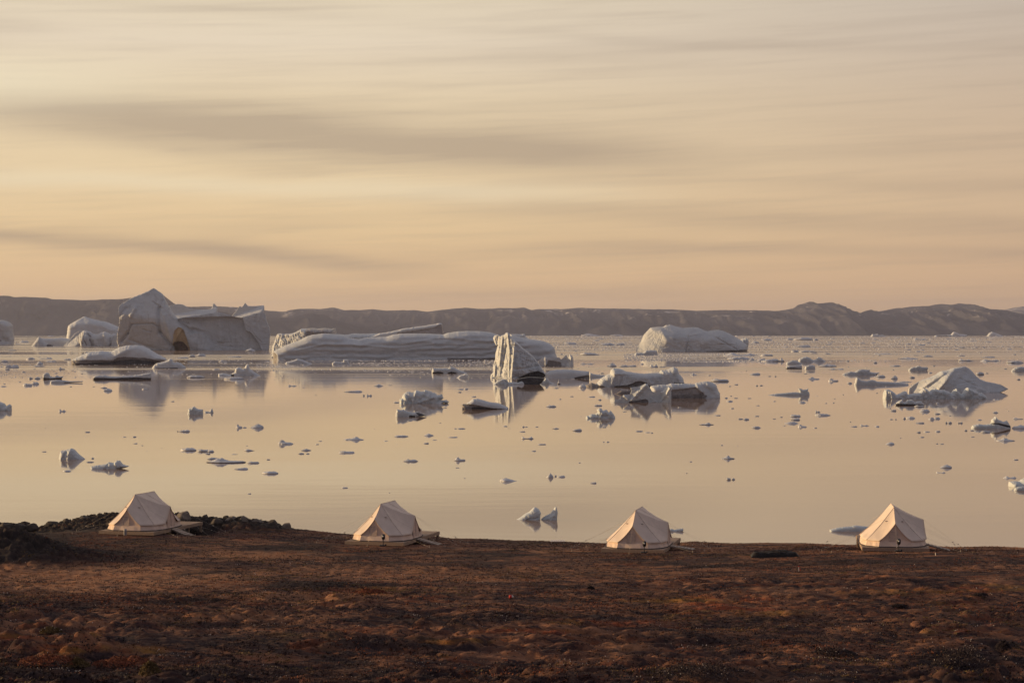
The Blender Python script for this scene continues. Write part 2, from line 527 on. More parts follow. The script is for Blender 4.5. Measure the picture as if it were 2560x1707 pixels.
# ------------------------------------------------------------------ far shores
def ridge(name, pts, d0, dc, m, seed, ncol=900, nrow=46, rough=1.0, base=-12.0, pw=0.75):
    pts = np.array(pts, float)
    u = np.linspace(-1300, 3860, ncol)
    yy = np.interp(u, pts[:, 0], pts[:, 1])
    lo, hi = pts[0, 0], pts[-1, 0]
    out = np.maximum(lo - u, 0) + np.maximum(u - hi, 0)
    yy = yy + fbm(u / 260.0, u * 0 + seed, oct=4, seed=seed) * np.minimum(out / 8, 14)
    yy = yy + fbm(u / 16.0, u * 0 + seed, oct=3, seed=seed + 3) * 1.0 * rough
    zc = CZ - (yy - HY) / FP * dc
    v = np.linspace(0, 1, nrow)[:, None]
    U = u[None, :] + 0 * v
    D = d0 + (dc - d0) * v
    Xw = (U - 1280) / FP * dc * (0.35 + 0.65 * D / dc)
    prof = v ** pw
    gul = fbm(U / 42.0 + v * 0.8, v * 2.2 + seed, oct=5, seed=seed + 5)
    gul = 1 - np.abs(gul) * 1.7
    k = np.sin(np.pi * np.clip(v, 0, 1)) ** 0.8
    Z = base + (zc[None, :] - base) * (prof * (1 + 0.0 * v)) + k * (gul - 0.6) * 55 * rough * np.clip((zc[None, :]) / 200, 0.1, 2)
    Z[-1] = zc
    Dd = D + fbm(U / 60.0, v * 3, oct=3, seed=seed + 9) * 250 * k
    # one row behind the crest, falling away
    Xb, Db, Zb = Xw[-1:], Dd[-1:] + 900, Z[-1:] * 0.4 - 20
    Xw, Dd, Z = np.vstack([Xw, Xb]), np.vstack([Dd, Db]), np.vstack([Z, Zb])
    nr = nrow + 1
    co = np.stack([Xw.ravel(), Dd.ravel(), Z.ravel()], 1)
    i = np.arange(nr - 1)[:, None] * ncol + np.arange(ncol - 1)[None, :]
    fc = np.stack([i, i + 1, i + ncol + 1, i + ncol], -1).reshape(-1, 4)
    return tag(obj(name, mesh_np(name, co, fc, [m])), kind='structure')


ridge('hills', [(0, 739), (25, 740), (35, 743), (60, 742), (115, 744), (130, 748), (165, 749), (210, 751), (250, 749),
                (300, 748), (330, 744), (360, 735), (385, 730), (405, 735), (420, 747), (437, 760), (470, 767), (520, 772),
                (545, 776), (600, 785), (668, 795), (728, 795), (762, 785), (782, 782), (793, 787), (810, 786),
                (830, 797), (864, 808), (915, 819), (966, 823), (1060, 822), (1102, 817), (1150, 821), (1209, 826),
                (1238, 834), (1300, 848), (1500, 860), (2600, 870)], 13600, 15200, M['hill_near'], 3, rough=0.7)
ridge('far_hills', [(0, 775), (430, 768), (500, 766), (545, 766), (600, 768), (660, 776), (713, 779), (722, 775), (745, 772),
                    (775, 772), (800, 773), (825, 769), (838, 769), (860, 775), (900, 775), (935, 773), (965, 777),
                    (1000, 776), (1035, 775), (1066, 779), (1095, 776), (1150, 770), (1160, 769), (1195, 772), (1260, 770),
                    (1285, 770), (1310, 769), (1328, 775), (1355, 772), (1400, 773), (1443, 770), (1513, 771), (1567, 772),
                    (1633, 773), (1698, 774), (1741, 777), (1785, 775), (1850, 775), (1900, 776), (1948, 777), (1966, 774),
                    (1984, 771), (1995, 762), (2012, 758), (2026, 753), (2040, 759), (2057, 758), (2077, 756), (2096, 760),
                    (2108, 767), (2122, 771), (2136, 781), (2147, 783), (2178, 774), (2192, 779), (2214, 776), (2237, 771),
                    (2262, 769), (2279, 767), (2321, 765), (2338, 761), (2360, 760), (2377, 762), (2397, 759), (2427, 760),
                    (2441, 765), (2458, 767), (2467, 772), (2484, 773), (2512, 775), (2545, 782), (2560, 785), (2600, 790)],
      14300, 19500, M['hill_mid'], 21)
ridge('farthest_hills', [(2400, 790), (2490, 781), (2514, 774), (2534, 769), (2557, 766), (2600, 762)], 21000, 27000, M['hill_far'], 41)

# ------------------------------------------------------------------ land
_T = np.array([[-200, 4.75, 152], [358, 4.66, 150.5], [950, 4.33, 146.3], [1590, 4.20, 143.0], [2240, 4.86, 138.2], [2800, 4.95, 136]])
_CR = np.array([(-400, 1296), (0, 1312), (38, 1316), (62, 1311), (97, 1322), (150, 1309), (200, 1297), (265, 1288), (330, 1283), (400, 1282), (440, 1285),
                (480, 1296), (520, 1297), (555, 1302), (600, 1299), (640, 1303), (700, 1310), (735, 1321), (780, 1325), (840, 1332),
                (880, 1335), (1000, 1338), (1080, 1339), (1130, 1345), (1200, 1346), (1280, 1350), (1380, 1352), (1500, 1357),
                (1700, 1356), (1730, 1353), (1830, 1358), (1920, 1356), (2000, 1357), (2100, 1361), (2300, 1365), (2400, 1367),
                (2480, 1365), (2560, 1368), (3000, 1372)], float)


def ground_z(x, y):
    x = np.asarray(x, float); y = np.asarray(y, float)
    u = 1280 + x / np.maximum(y, 25.0) * FP
    zt = np.interp(u, _T[:, 0], _T[:, 1])
    dt = np.interp(u, _T[:, 0], _T[:, 2])
    dc = dt + 14.0
    zc = CZ - (np.interp(u, _CR[:, 0], _CR[:, 1]) - HY) / FP * dc
    z = np.empty_like(x)
    zn = 6.75 + 0.25 * np.sin(x * 0.09 + 1.0)
    a = np.clip(y / 75.0, 0, 1)
    z0 = 18.0 + (zn - 18.0) * a
    b = np.clip((y - 75) / (dt - 75), 0, 1)
    z1 = zn + (zt - zn) * b
    c = np.clip((y - dt) / (dc - dt), 0, 1)
    z2 = zt + (zc - zt) * c
    z2 = z2 - 0.75 * np.exp(-((u - 475) / 75) ** 4 - ((y - 156.5) / 3.6) ** 4)
    e = np.clip((y - dc) / 22.0, 0, 1)
    z3 = zc + (-2.5 - zc) * e ** 1.15
    z = np.where(y < 75, z0, np.where(y < dt, z1, np.where(y < dc, z2, z3)))
    # hummocks and hollows of the heath
    near = np.clip((150 - y) / 60, 0.25, 1.2) * np.clip((y - dt + 5) / -5 + 1, 0.25, 1)
    amp = 0.35 + 0.65 * np.clip((115 - y) / 40, 0, 1)
    h = fbm(x / 7.0, y / 9.0, oct=3, seed=5) * 0.40
    wx = 0.6 * fbm(x / 3, y / 3, oct=2, seed=8)
    bil = np.abs(vn(x / 1.9 + wx, y / 1.3 - wx, seed=12))
    bil2 = np.abs(vn(x / 0.85 + wx, y / 0.62 + wx, seed=19))
    rel = np.clip(fbm(x / 11, y / 9, oct=2, seed=27) * 1.6 + 0.75, 0.25, 1.3)      # some ground is smoother than the rest
    rel = rel * (1 - .6 * np.exp(-((x + 20) / 11) ** 2 - ((y - 113) / 8) ** 2)) * (1 + .35 * np.clip((88 - y) / 10, 0, 1))
    h = h + (bil - .4) * 0.30 * amp * rel + (bil2 - .4) * 0.21 * rel
    h = h + fbm(x / 0.42, y / 0.40, oct=3, seed=15) * 0.075
    crestk = np.where(y > dt - 1, np.clip((y - dt - 6) / 8, 0.28, 0.75), 1.0)
    z = z + h * near * crestk
    z = z - 0.045 * x * np.clip((118 - y) / 25, 0, 1) * np.clip((y - 60) / 12, 0, 1)
    # dark rocky knoll on the left, in front of the first tent
    g = np.exp(-((np.abs(x + 38.3) / 8.0) ** 4 + ((y - 131.5) / 6.0) ** 4))
    g2 = np.exp(-(((x + 30.5) / 4.5) ** 2 + ((y - 128) / 4.0) ** 2))
    rg = 1 - np.abs(fbm(x / 1.25, y / 1.25, oct=4, seed=31, gain=.6)) * 1.9
    z = z + g * (0.80 + 1.15 * rg) + g2 * (0.45 + 0.5 * rg)
    lr = np.clip((740 - u) / 120, 0, 1) * np.clip((y - dt - np.where(u < 330, 3.5, 6.5)) / 3, 0, 1) * np.clip((dc + 6 - y) / 6, 0, 1)
    z = z + lr * ((rg - 0.55) * 1.0 - .12)
    # hummocky bank in the lower left corner and the lump at lower right
    def hump(px, py, wpx, hm, dd):
        cx, cy = (px - 1280) / FP * dd, dd
        wx = wpx / FP * dd
        return hm * np.exp(-(((x - cx) / wx) ** 2 + ((y - cy) / (wx * 0.8 + 0.3)) ** 2) ** 1.6)
    for q in ((110, 1640, 90, 0.26, 79.0), (290, 1640, 95, 0.26, 79.5), (370, 1675, 38, 0.30, 75.8), (190, 1655, 30, 0.14, 77.0),
              (2400, 1655, 110, 0.55, 78.0), (2505, 1615, 30, 0.32, 83.0), (870, 1480, 55, 0.45, 104.0), (800, 1470, 90, -0.4, 107.0),
              (90, 1575, 45, 0.35, 88.0), (1700, 1530, 120, 0.28, 92.0)):
        z = z + hump(*q)
    return z


PATCH = [('t', 250, 1440, 420, 42, .95), ('t', 430, 1388, 380, 14, .8), ('t', 950, 1425, 300, 16, .6), ('t', 1080, 1445, 230, 9, .7), ('t', 1560, 1372, 460, 7, .9),
         ('t', 2300, 1374, 400, 6, .8), ('t', 740, 1490, 260, 14, .7), ('t', 1400, 1430, 260, 14, .45), ('t', 620, 1540, 260, 12, .5), ('t', 1500, 1640, 120, 14, .35), ('t', 1950, 1480, 160, 12, .3),
         ('t', 1560, 1614, 60, 12, .8), ('t', 2110, 1572, 50, 8, .7),
         ('r', 1760, 1500, 230, 12, .9), ('r', 1850, 1525, 200, 16, .9), ('r', 1520, 1555, 150, 10, .7), ('r', 2290, 1480, 170, 9, .7), ('r', 2480, 1470, 150, 11, .8), ('r', 1370, 1577, 70, 8, .8),
         ('r', 70, 1592, 110, 9, .8), ('r', 150, 1622, 90, 12, .8), ('r', 320, 1622, 110, 12, .9), ('r', 1180, 1602, 110, 7, .9), ('r', 925, 1476, 70, 11, .95), ('r', 1250, 1574, 120, 7, .8), ('r', 2350, 1505, 130, 9, .5),
         ('r', 370, 1672, 40, 10, .9), ('r', 240, 1585, 50, 7, .8), ('r', 1080, 1635, 90, 7, .6), ('r', 2330, 1578, 90, 8, .5), ('r', 2500, 1570, 90, 20, .4),
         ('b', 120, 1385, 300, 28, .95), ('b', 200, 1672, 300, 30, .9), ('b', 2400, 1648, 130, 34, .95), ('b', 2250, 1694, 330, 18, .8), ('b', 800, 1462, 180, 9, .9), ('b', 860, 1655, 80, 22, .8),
         ('b', 1060, 1548, 200, 14, .6), ('b', 1790, 1412, 190, 5, .8), ('b', 720, 1368, 130, 8, .9), ('b', 1240, 1388, 120, 8, .8), ('b', 60, 1352, 200, 30, .9), ('b', 2500, 1610, 45, 14, .9), ('b', 1720, 1680, 160, 22, .8),
         ('b', 160, 1570, 60, 12, .8), ('b', 470, 1500, 120, 8, .8), ('b', 520, 1432, 90, 5, .8), ('b', 1350, 1440, 260, 5, .4), ('b', 1650, 1590, 260, 20, .4), ('b', 700, 1610, 500, 30, .35), ('b', 2200, 1540, 420, 90, .25),
         ('b', 1280, 1700, 1500, 44, .6), ('b', 330, 1690, 420, 26, .8), ('b', 1000, 1600, 160, 16, .5), ('b', 560, 1560, 260, 10, .6), ('b', 1420, 1500, 140, 7, .6), ('b', 1950, 1600, 200, 12, .6), ('b', 2160, 1450, 260, 8, .5), ('b', 300, 1520, 160, 6, .6), ('b', 1760, 1390, 120, 4, .8), ('b', 2150, 1400, 300, 8, .5), ('b', 420, 1352, 160, 8, .6), ('b', 1000, 1372, 130, 4, .6)]  # dark patches at far left include the knoll's cast shadow, painted in


def cover(x, y, z):
    px = 1280 + x / y * FP
    py = HY + (CZ - z) / y * FP
    px = px + 70 * fbm(x / 1.8, y / 1.8, oct=3, seed=101)
    py = py + 9 * fbm(x / 2.5, y / 2.5, oct=3, seed=103)
    out = {'t': np.zeros_like(x), 'r': np.zeros_like(x), 'b': np.zeros_like(x)}
    for k, cx, cy, rx, ry, a in PATCH:
        q = ((px - cx) / rx) ** 2 + ((py - cy) / ry) ** 2
        out[k] = np.maximum(out[k], a * np.clip(1.35 - q, 0, 1))
    brk = np.clip(0.65 + 1.5 * fbm(x / 0.9, y / 0.9, oct=3, seed=107), 0, 1)
    out['t'] = out['t'] * np.clip(brk + .25, 0, 1); out['r'] = out['r'] * np.clip(brk + .1, 0, 1)
    out['b'] = out['b'] * (1 - 0.5 * out['r'])
    return np.stack([out['t'], out['r'], out['b'], np.ones_like(x)], -1)


def paint(me, co):
    c = cover(co[:, 0], np.maximum(co[:, 1], 30), co[:, 2]).astype(np.float32)
    at = me.color_attributes.new('cover', 'FLOAT_COLOR', 'POINT')
    at.data.foreach_set('color', c.ravel())
    return me


def build_land():
    vr = np.concatenate([np.array([-20., 0, 15, 30, 45, 52]), np.linspace(58, 80, 250)[:-1], np.linspace(80, 112, 330)[:-1],
                         np.linspace(112, 170, 360)[:-1], np.linspace(170, 192, 30)])
    ui = np.linspace(-1, 1, 860)
    ul = np.linspace(-5, -1, 60)[:-1]
    ur = np.linspace(1, 5, 60)[1:]
    uu = np.concatenate([ul, ui, ur])
    Yg = vr[:, None] + 0 * uu[None, :]
    Xg = uu[None, :] * (0.262 * np.maximum(Yg, 45) + 1.5)
    Zg = ground_z(Xg, Yg)
    Zg[vr < 60] = np.minimum(Zg[vr < 60], CZ - 1.75)
    n = len(uu)
    co = np.stack([Xg.ravel(), Yg.ravel(), Zg.ravel()], 1)
    i = np.arange(len(vr) - 1)[:, None] * n + np.arange(n - 1)[None, :]
    fc = np.stack([i, i + 1, i + n + 1, i + n], -1).reshape(-1, 4)
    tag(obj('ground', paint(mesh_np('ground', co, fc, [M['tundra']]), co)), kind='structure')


build_land()


def gz(x, y):
    return float(ground_z(np.array([x]), np.array([y]))[0])


def ground_hit(px, py):
    """where the sight line through a photo point meets the land"""
    ds = np.linspace(66, 175, 1500)
    xw = (px - 1280) / FP * ds
    zr = CZ - (py - HY) / FP * ds
    zg = ground_z(xw, ds)
    k = np.argmax(zg >= zr)
    return Vector((float(xw[k]), float(ds[k]), float(zg[k])))


# ------------------------------------------------------------------ heath growing on the land
def tufts(name, label, n, hgt, wid, mats, seed, dens, ylo=58, yhi=163, blades=5, lean=1.6):
    r = np.random.default_rng(seed)
    m = int(n * 4)
    # even cover of what the eye can see: more per metre near by
    y = ylo * (yhi / ylo) ** r.random(m)
    x = (r.random(m) * 2 - 1) * (0.262 * y + 1.0)
    keep = r.random(m) < dens(x, y)
    x, y = x[keep][:n], y[keep][:n]
    n = len(x)
    z = ground_z(x, y)
    h = hgt * (0.6 + 0.8 * r.random(n))
    ww = wid * (0.6 + 0.8 * r.random(n))
    mid = np.clip(((fbm(x / 1.5, y / 1.5, oct=2, seed=seed) * 1.1 + .5) * len(mats)).astype(int), 0, len(mats) - 1)
    cos, fcs, fm = [], [], []
    for b in range(blades):
        a = r.random(n) * 6.283
        ox, oy = np.cos(a) * ww * r.random(n), np.sin(a) * ww * r.random(n)
        w2 = ww * 0.22
        px_, py_ = -np.sin(a) * w2, np.cos(a) * w2
        lx, ly = np.cos(a) * h * lean * r.random(n) + h * 0.25, np.sin(a) * h * lean * r.random(n)
        A = np.stack([x + ox - px_, y + oy - py_, z - 0.02], 1)
        B = np.stack([x + ox + px_, y + oy + py_, z - 0.02], 1)
        T = np.stack([x + ox + lx, y + oy + ly, z + h * (0.6 + 0.4 * r.random(n))], 1)
        base = b * 3 * n
        cos += [A, B, T]
        k = np.arange(n)
        fcs.append(np.stack([base + k, base + n + k, base + 2 * n + k], 1))
        fm.append(mid)
    me = mesh_np(name, np.concatenate(cos), np.concatenate(fcs), mats, True, np.concatenate(fm))
    paint(me, np.concatenate(cos))
    return tag(obj(name, me), label, kind='stuff')


M['h_tan'] = flat_mat('dry_grass', (0.26, 0.125, 0.068), 0.95, 0.3, 0.6)
M['h_red'] = flat_mat('red_heath', (0.20, 0.062, 0.032), 0.95, 0.35, 0.5)
M['h_dark'] = flat_mat('dark_heath', (0.040, 0.025, 0.028), 0.95, 0.3, 0.7)
M['h_olive'] = flat_mat('olive_moss', (0.13, 0.082, 0.030), 0.95, 0.35, 0.5)
M['h_pale'] = flat_mat('white_lichen', (0.62, 0.52, 0.46), 0.9, 0.2, 2.0)

_clear = lambda x, y: np.where((y > 136) & (np.abs(fbm(x / 3, y / 3, oct=2, seed=2)) < 2), 1.0, 1.0)
tufts('heath', 'brown dwarf heath and dry grass covering the ground', 60000, 0.055, 0.13,
      [M['tundra'], M['tundra'], M['h_dark']], 3,
      lambda x, y: np.clip(0.7 + 1.2 * fbm(x / 5, y / 7, oct=3, seed=61), 0.2, 1))
tufts('red_heath', 'rust red heath patches on the ground', 13000, 0.06, 0.14, [M['h_red'], M['h_dark']], 4,
      lambda x, y: np.clip(4.5 * fbm(x / 6 + 9, y / 8, oct=3, seed=71) - 0.25, 0, 1))
tufts('moss', 'olive and dark moss in the hollows', 13000, 0.06, 0.15, [M['h_olive'], M['h_dark'], M['h_dark']], 5,
      lambda x, y: np.clip(4.5 * fbm(x / 5 - 9, y / 7, oct=3, seed=81) - 0.25, 0, 1))


def lichen():
    r = np.random.default_rng(9)
    m = 90000
    y = 67 * (137 / 67) ** r.random(m)
    x = (r.random(m) * 2 - 1) * (0.262 * y + 1.0)
    d = fbm(x / 2.2, y / 1.1, oct=3, seed=91) * 3.6 - 1.45 + 0.5 * fbm(x / 14, y / 10, oct=2, seed=93)
    k = r.random(m) < np.clip(d, 0, 1) * 0.55
    x, y = x[k], y[k]
    z = ground_z(x, y) + 0.05
    n = len(x)
    s = (0.009 + 0.024 * r.random(n) ** 3) * 1.0
    P = np.stack([x, y, z], 1)
    offs = np.array([[1, 0, 0], [-.5, .87, 0], [-.5, -.87, 0], [0, 0, 1.3], [0, 0, -1]])
    co = (P[:, None, :] + offs[None] * s[:, None, None]).reshape(-1, 3)
    t = np.array([[0, 1, 3], [1, 2, 3], [2, 0, 3], [1, 0, 4], [2, 1, 4], [0, 2, 4]])
    fc = (np.arange(n)[:, None, None] * 5 + t[None]).reshape(-1, 3)
    tag(obj('white_lichen', mesh_np('white_lichen', co, fc, [M['h_pale']])), 'pale specks of lichen and cotton grass scattered over the heath', kind='stuff')


lichen()
# ------------------------------------------------------------------ icebergs
def resample(P, step, jit=0.0, seed=1):
    out = []
    r = np.random.default_rng(seed)
    for k in range(len(P) - 1):
        a, b = np.array(P[k], float), np.array(P[k + 1], float)
        L = np.linalg.norm(b - a)
        n = max(1, int(L / step))
        nrm = np.array([-(b - a)[1], (b - a)[0]]) / max(L, 1e-6)
        for j in range(n):
            p = a + (b - a) * j / n
            if j > 0:
                p = p + nrm * jit * (r.random() * 2 - 1)
            out.append(p)
    out.append(np.array(P[-1], float))
    return np.array(out)


def inside(P, x, y):
    c = np.zeros(len(x), bool)
    n = len(P)
    for i in range(n):
        x1, y1 = P[i]; x2, y2 = P[(i + 1) % n]
        if y1 == y2: continue
        hit = ((y1 > y) != (y2 > y)) & (x < (x2 - x1) * (y - y1) / (y2 - y1) + x1)
        c ^= hit
    return c


def seg_dist(P, x, y):
    d = np.full(len(x), 1e9)
    for i in range(len(P) - 1):
        a, b = P[i], P[i + 1]
        ab = b - a
        L2 = max((ab ** 2).sum(), 1e-9)
        t = np.clip(((x - a[0]) * ab[0] + (y - a[1]) * ab[1]) / L2, 0, 1)
        d = np.minimum(d, np.hypot(x - a[0] - t * ab[0], y - a[1] - t * ab[1]))
    return d


def facet(x, y, s, seed):
    u, v = x / s, y / s
    i, j = np.floor(u), np.floor(v)
    fx, fy = u - i, v - j
    z0 = np.zeros_like(i)
    h = lambda a, b: _h(i + a, j + b, z0, seed)
    A, B_, C_, D_ = h(0, 0), h(1, 0), h(1, 1), h(0, 1)
    return np.where(fx > fy, A + fx * (B_ - A) + fy * (C_ - B_), A + fy * (D_ - A) + fx * (C_ - D_))


def berg_mesh(name, O, pts, wl, T, R=None, jit=0.35, noise=0.10, nf=0.06, flute=0.0, ff=0.25, strata=0.0, sf=0.25,
              cuts=(), ridges=(), regions=(), mats=None, smooth=True, step=None, seed=1, dback=0.0, ext=None, soft=0.16):
    """an ice body from its outline: O maps measured points to photo rows and columns, T = half thickness in those units.
    Returns mesh, x of its middle, distance."""
    ox, oy, s = O
    P = np.array([(ox + a / s, oy + b / s) for a, b in pts])
    wlp = oy + wl / s
    T = T / s
    wpx = P[:, 0].max() - P[:, 0].min(); hpx = max(wlp - P[:, 1].min(), 1.5)
    R = (R / s) if R else min(T, hpx) * 0.8
    if step is None:
        step = float(np.clip(math.sqrt(wpx * hpx / 2600.0), 0.5, 1.6))
    d = CZ * FP / (wlp - HY)
    m = d / FP
    D = d + T * m + dback * m / s
    ext = 5 + 0.25 * T if ext is None else ext
    top = resample(P, step, jit * step, seed)
    low = wlp + ext
    poly = np.vstack([top, [[top[-1, 0], low], [top[0, 0], low]]]) if top[0, 1] < low else top
    gx = np.arange(P[:, 0].min() + step, P[:, 0].max(), step)
    gy = np.arange(P[:, 1].min() + step * .6, low, step)
    GX, GY = np.meshgrid(gx, gy)
    GX[1::2] += step * 0.5
    r = np.random.default_rng(seed)
    x = GX.ravel() + (r.random(GX.size) - .5) * step * .5
    y = GY.ravel() + (r.random(GX.size) - .5) * step * .5
    k = inside(poly, x, y)
    x, y = x[k], y[k]
    k = seg_dist(np.vstack([poly, poly[:1]]), x, y) > step * 0.45
    x, y = x[k], y[k]
    vs = [Vector((float(a), float(b))) for a, b in poly] + [Vector((float(a), float(b))) for a, b in zip(x, y)]
    nb = len(poly)
    res = delaunay_2d_cdt(vs, [], [list(range(nb))], 1, 1e-5)
    V = np.array([(v.x, v.y) for v in res[0]])
    F = np.array([f for f in res[2] if len(f) == 3], int)
    e = seg_dist(top, V[:, 0], V[:, 1])
    px, py = V[:, 0], V[:, 1]
    q = 1 - np.minimum(e / R, 1)
    dep = T * np.sqrt(np.maximum(1 - q * q, 0))
    for (cx, cy, dd, bx, by) in cuts:          # chisel cuts: depth dd at (cx,cy), slopes per pixel
        cx, cy = ox + cx / s, oy + cy / s
        pl_ = np.maximum(dd / s + (px - cx) * bx + (py - cy) * by, 0.02 * T)
        kk_ = soft * T
        hh_ = np.clip(0.5 + 0.5 * (pl_ - dep) / kk_, 0, 1)
        dep = np.maximum(pl_ + (dep - pl_) * hh_ - kk_ * hh_ * (1 - hh_), 0) * np.minimum(e / 1.5, 1)
    edge = np.minimum(e / (R * 0.5), 1)
    for (x1, y1, x2, y2, wd, am) in ridges:     # creases (minus) and ribs (plus)
        A = np.array([ox + x1 / s, oy + y1 / s]); B = np.array([ox + x2 / s, oy + y2 / s])
        dd = seg_dist(np.array([A, B]), px, py)
        dep = dep + edge * am / s * np.exp(-(dd / (wd / s)) ** 2)
    wy = fbm(px * 0.02, py * 0.02, oct=3, seed=seed + 50) * 6
    wq = 3.0 * fbm(px * .07, py * .07, oct=2, seed=seed + 31)
    fs = float(np.clip(math.sqrt(wpx * hpx) * 0.11, 3.0, 14.0))
    rel = noise * T * (0.22 * fbm(px * nf, py * nf * 1.4, oct=5, seed=seed, gain=0.55) + 0.46 * facet(px * .9 + py * .35 + wq, py * 1.3 - px * .3 + wq, fs, seed + 61)
                       + 0.26 * facet(px - py * .5 + wq, py * 1.5 + px * .4, fs * .42, seed + 67))
    if flute:
        fl = fbm(px * ff + fbm(px * .1, py * .05, seed=seed + 3) * 1.2, py * ff * 0.10, oct=3, seed=seed + 7)
        rel = rel + flute / s * (1 - 2 * np.abs(fl))
    if strata:
        st = np.sin((py + wy + 0.018 * (px - px.mean()) + ((px - px.mean()) / wpx) ** 2 * 14) * sf * 2)
        rel = rel + strata / s * st
    dep = np.maximum(dep + rel * edge, 0.0)
    fmat_v = np.zeros(len(V), int)
    for (pl, slot, dd) in regions:
        pp = np.array([(ox + a / s, oy + b / s) for a, b in pl])
        ins = inside(pp, px, py)
        de = seg_dist(np.vstack([pp, pp[:1]]), px, py)
        dep = np.where(ins, dep + dd / s * np.minimum(de / max(2.0 / s, 1.2), 1), dep)
        fmat_v[ins] = slot
    cxp = (P[:, 0].min() + P[:, 0].max()) / 2
    mm = D / FP
    Xc = (px - cxp) * mm
    Zc = CZ - (py - HY) * mm
    nV = len(V)
    sil = (e < step * 0.05)
    bk = T * np.sqrt(np.maximum(1 - q * q, 0)) * 0.9
    co = np.concatenate([np.stack([Xc, -dep * mm, Zc], 1), np.stack([Xc, bk * mm, Zc], 1)])
    co[:nV][sil, 1] = 0
    back = np.arange(nV) + nV
    back[sil] = np.arange(nV)[sil]
    a, b, c = V[F[:, 0]], V[F[:, 1]], V[F[:, 2]]
    cr = (b[:, 0] - a[:, 0]) * (c[:, 1] - a[:, 1]) - (b[:, 1] - a[:, 1]) * (c[:, 0] - a[:, 0])
    F = np.where((cr > 0)[:, None], F[:, ::-1], F)
    faces = np.concatenate([F, back[F][:, ::-1]])
    fm = np.zeros(len(faces), int)
    fm[:len(F)] = (fmat_v[F].sum(1) >= 2 * fmat_v[F].max(1)) * fmat_v[F].max(1)
    me = mesh_np(name, co, faces, mats or [M['ice']], smooth, fm)
    return me, (cxp - 1280) * mm, D


BERGS = []



def berg(name, label, cat, O, pts, wl, T, parts=(), group=None, mats=None, **kw):
    me, x, D = berg_mesh(name, O, pts, wl, T, mats=mats, **kw)
    o = obj(name, me, None, (x, D, 0))
    tag(o, label, cat, group or 'icebergs and big floes on the bay')
    BERGS.append(o)
    for i, (pn, ppts, pwl, pT, pkw) in enumerate(parts):
        pkw = dict(pkw)
        lab = pkw.pop('label', None)
        pm, px_, pD = berg_mesh(pn, O, ppts, pwl, pT, seed=kw.get('seed', 1) + 11 + i, **pkw)
        po = obj(pn, pm, o, (px_ - x, pD - D, 0))
        if lab: po['label'] = lab
    return o


Z1 = (0, 700, 5.88); Z2 = (300, 700, 5.88); Z3 = (660, 760, 5.88); Z4 = (1000, 760, 5.88); Z5 = (1160, 820, 5.88)
Z6 = (1460, 780, 5.345); Z7 = (1860, 820, 6.533); Z8 = (2180, 860, 6.03)
A1 = (0, 940, 3.675); A2 = (640, 960, 3.675); A3 = (1280, 1000, 3.675); A4 = (1920, 1000, 3.675)
A5 = (1280, 820, 3.675); A6 = (1900, 740, 3.564); A7 = (0, 800, 3.675); S39 = (1240, 1240, 11.76)
mid = [M['ice_mid'], M['dark'], M['mud_shade']]
near = [M['ice_near'], M['dark'], M['mud_shade']]
big = [M['ice'], M['dark'], M['ochre'], M['brown']]

# --- left
berg('iceberg', 'square-cut grey iceberg cropped by the left edge of the picture', 'iceberg', Z1,
     [(-700, 955), (-680, 700), (-560, 640), (-300, 655), (-120, 615), (0, 588), (60, 592), (120, 610), (165, 640), (185, 680), (190, 760), (202, 880), (196, 950)],
     950, 160, R=60, noise=.10, strata=4, sf=.12, mats=[M['ice'], M['mud_shade']], seed=2,
     ridges=[(-50, 760, 130, 900, 40, -22), (40, 700, 60, 900, 25, -16)],
     regions=[([(-300, 880), (0, 880), (60, 885), (60, 900), (-300, 905)], 1, -6)])
berg('iceberg', 'smooth pale iceberg with a low peak behind the striped humps', 'iceberg', Z1,
     [(985, 960), (985, 830), (1000, 700), (1005, 670), (1030, 650), (1160, 575), (1215, 545), (1245, 533), (1300, 555), (1400, 580), (1540, 610), (1600, 625), (1680, 660), (1760, 695), (1790, 760), (1800, 960)],
     952, 160, R=90, noise=.07, mats=[M['snow']], seed=3, cuts=[(1250, 540, 25, 0.15, 1.3)])
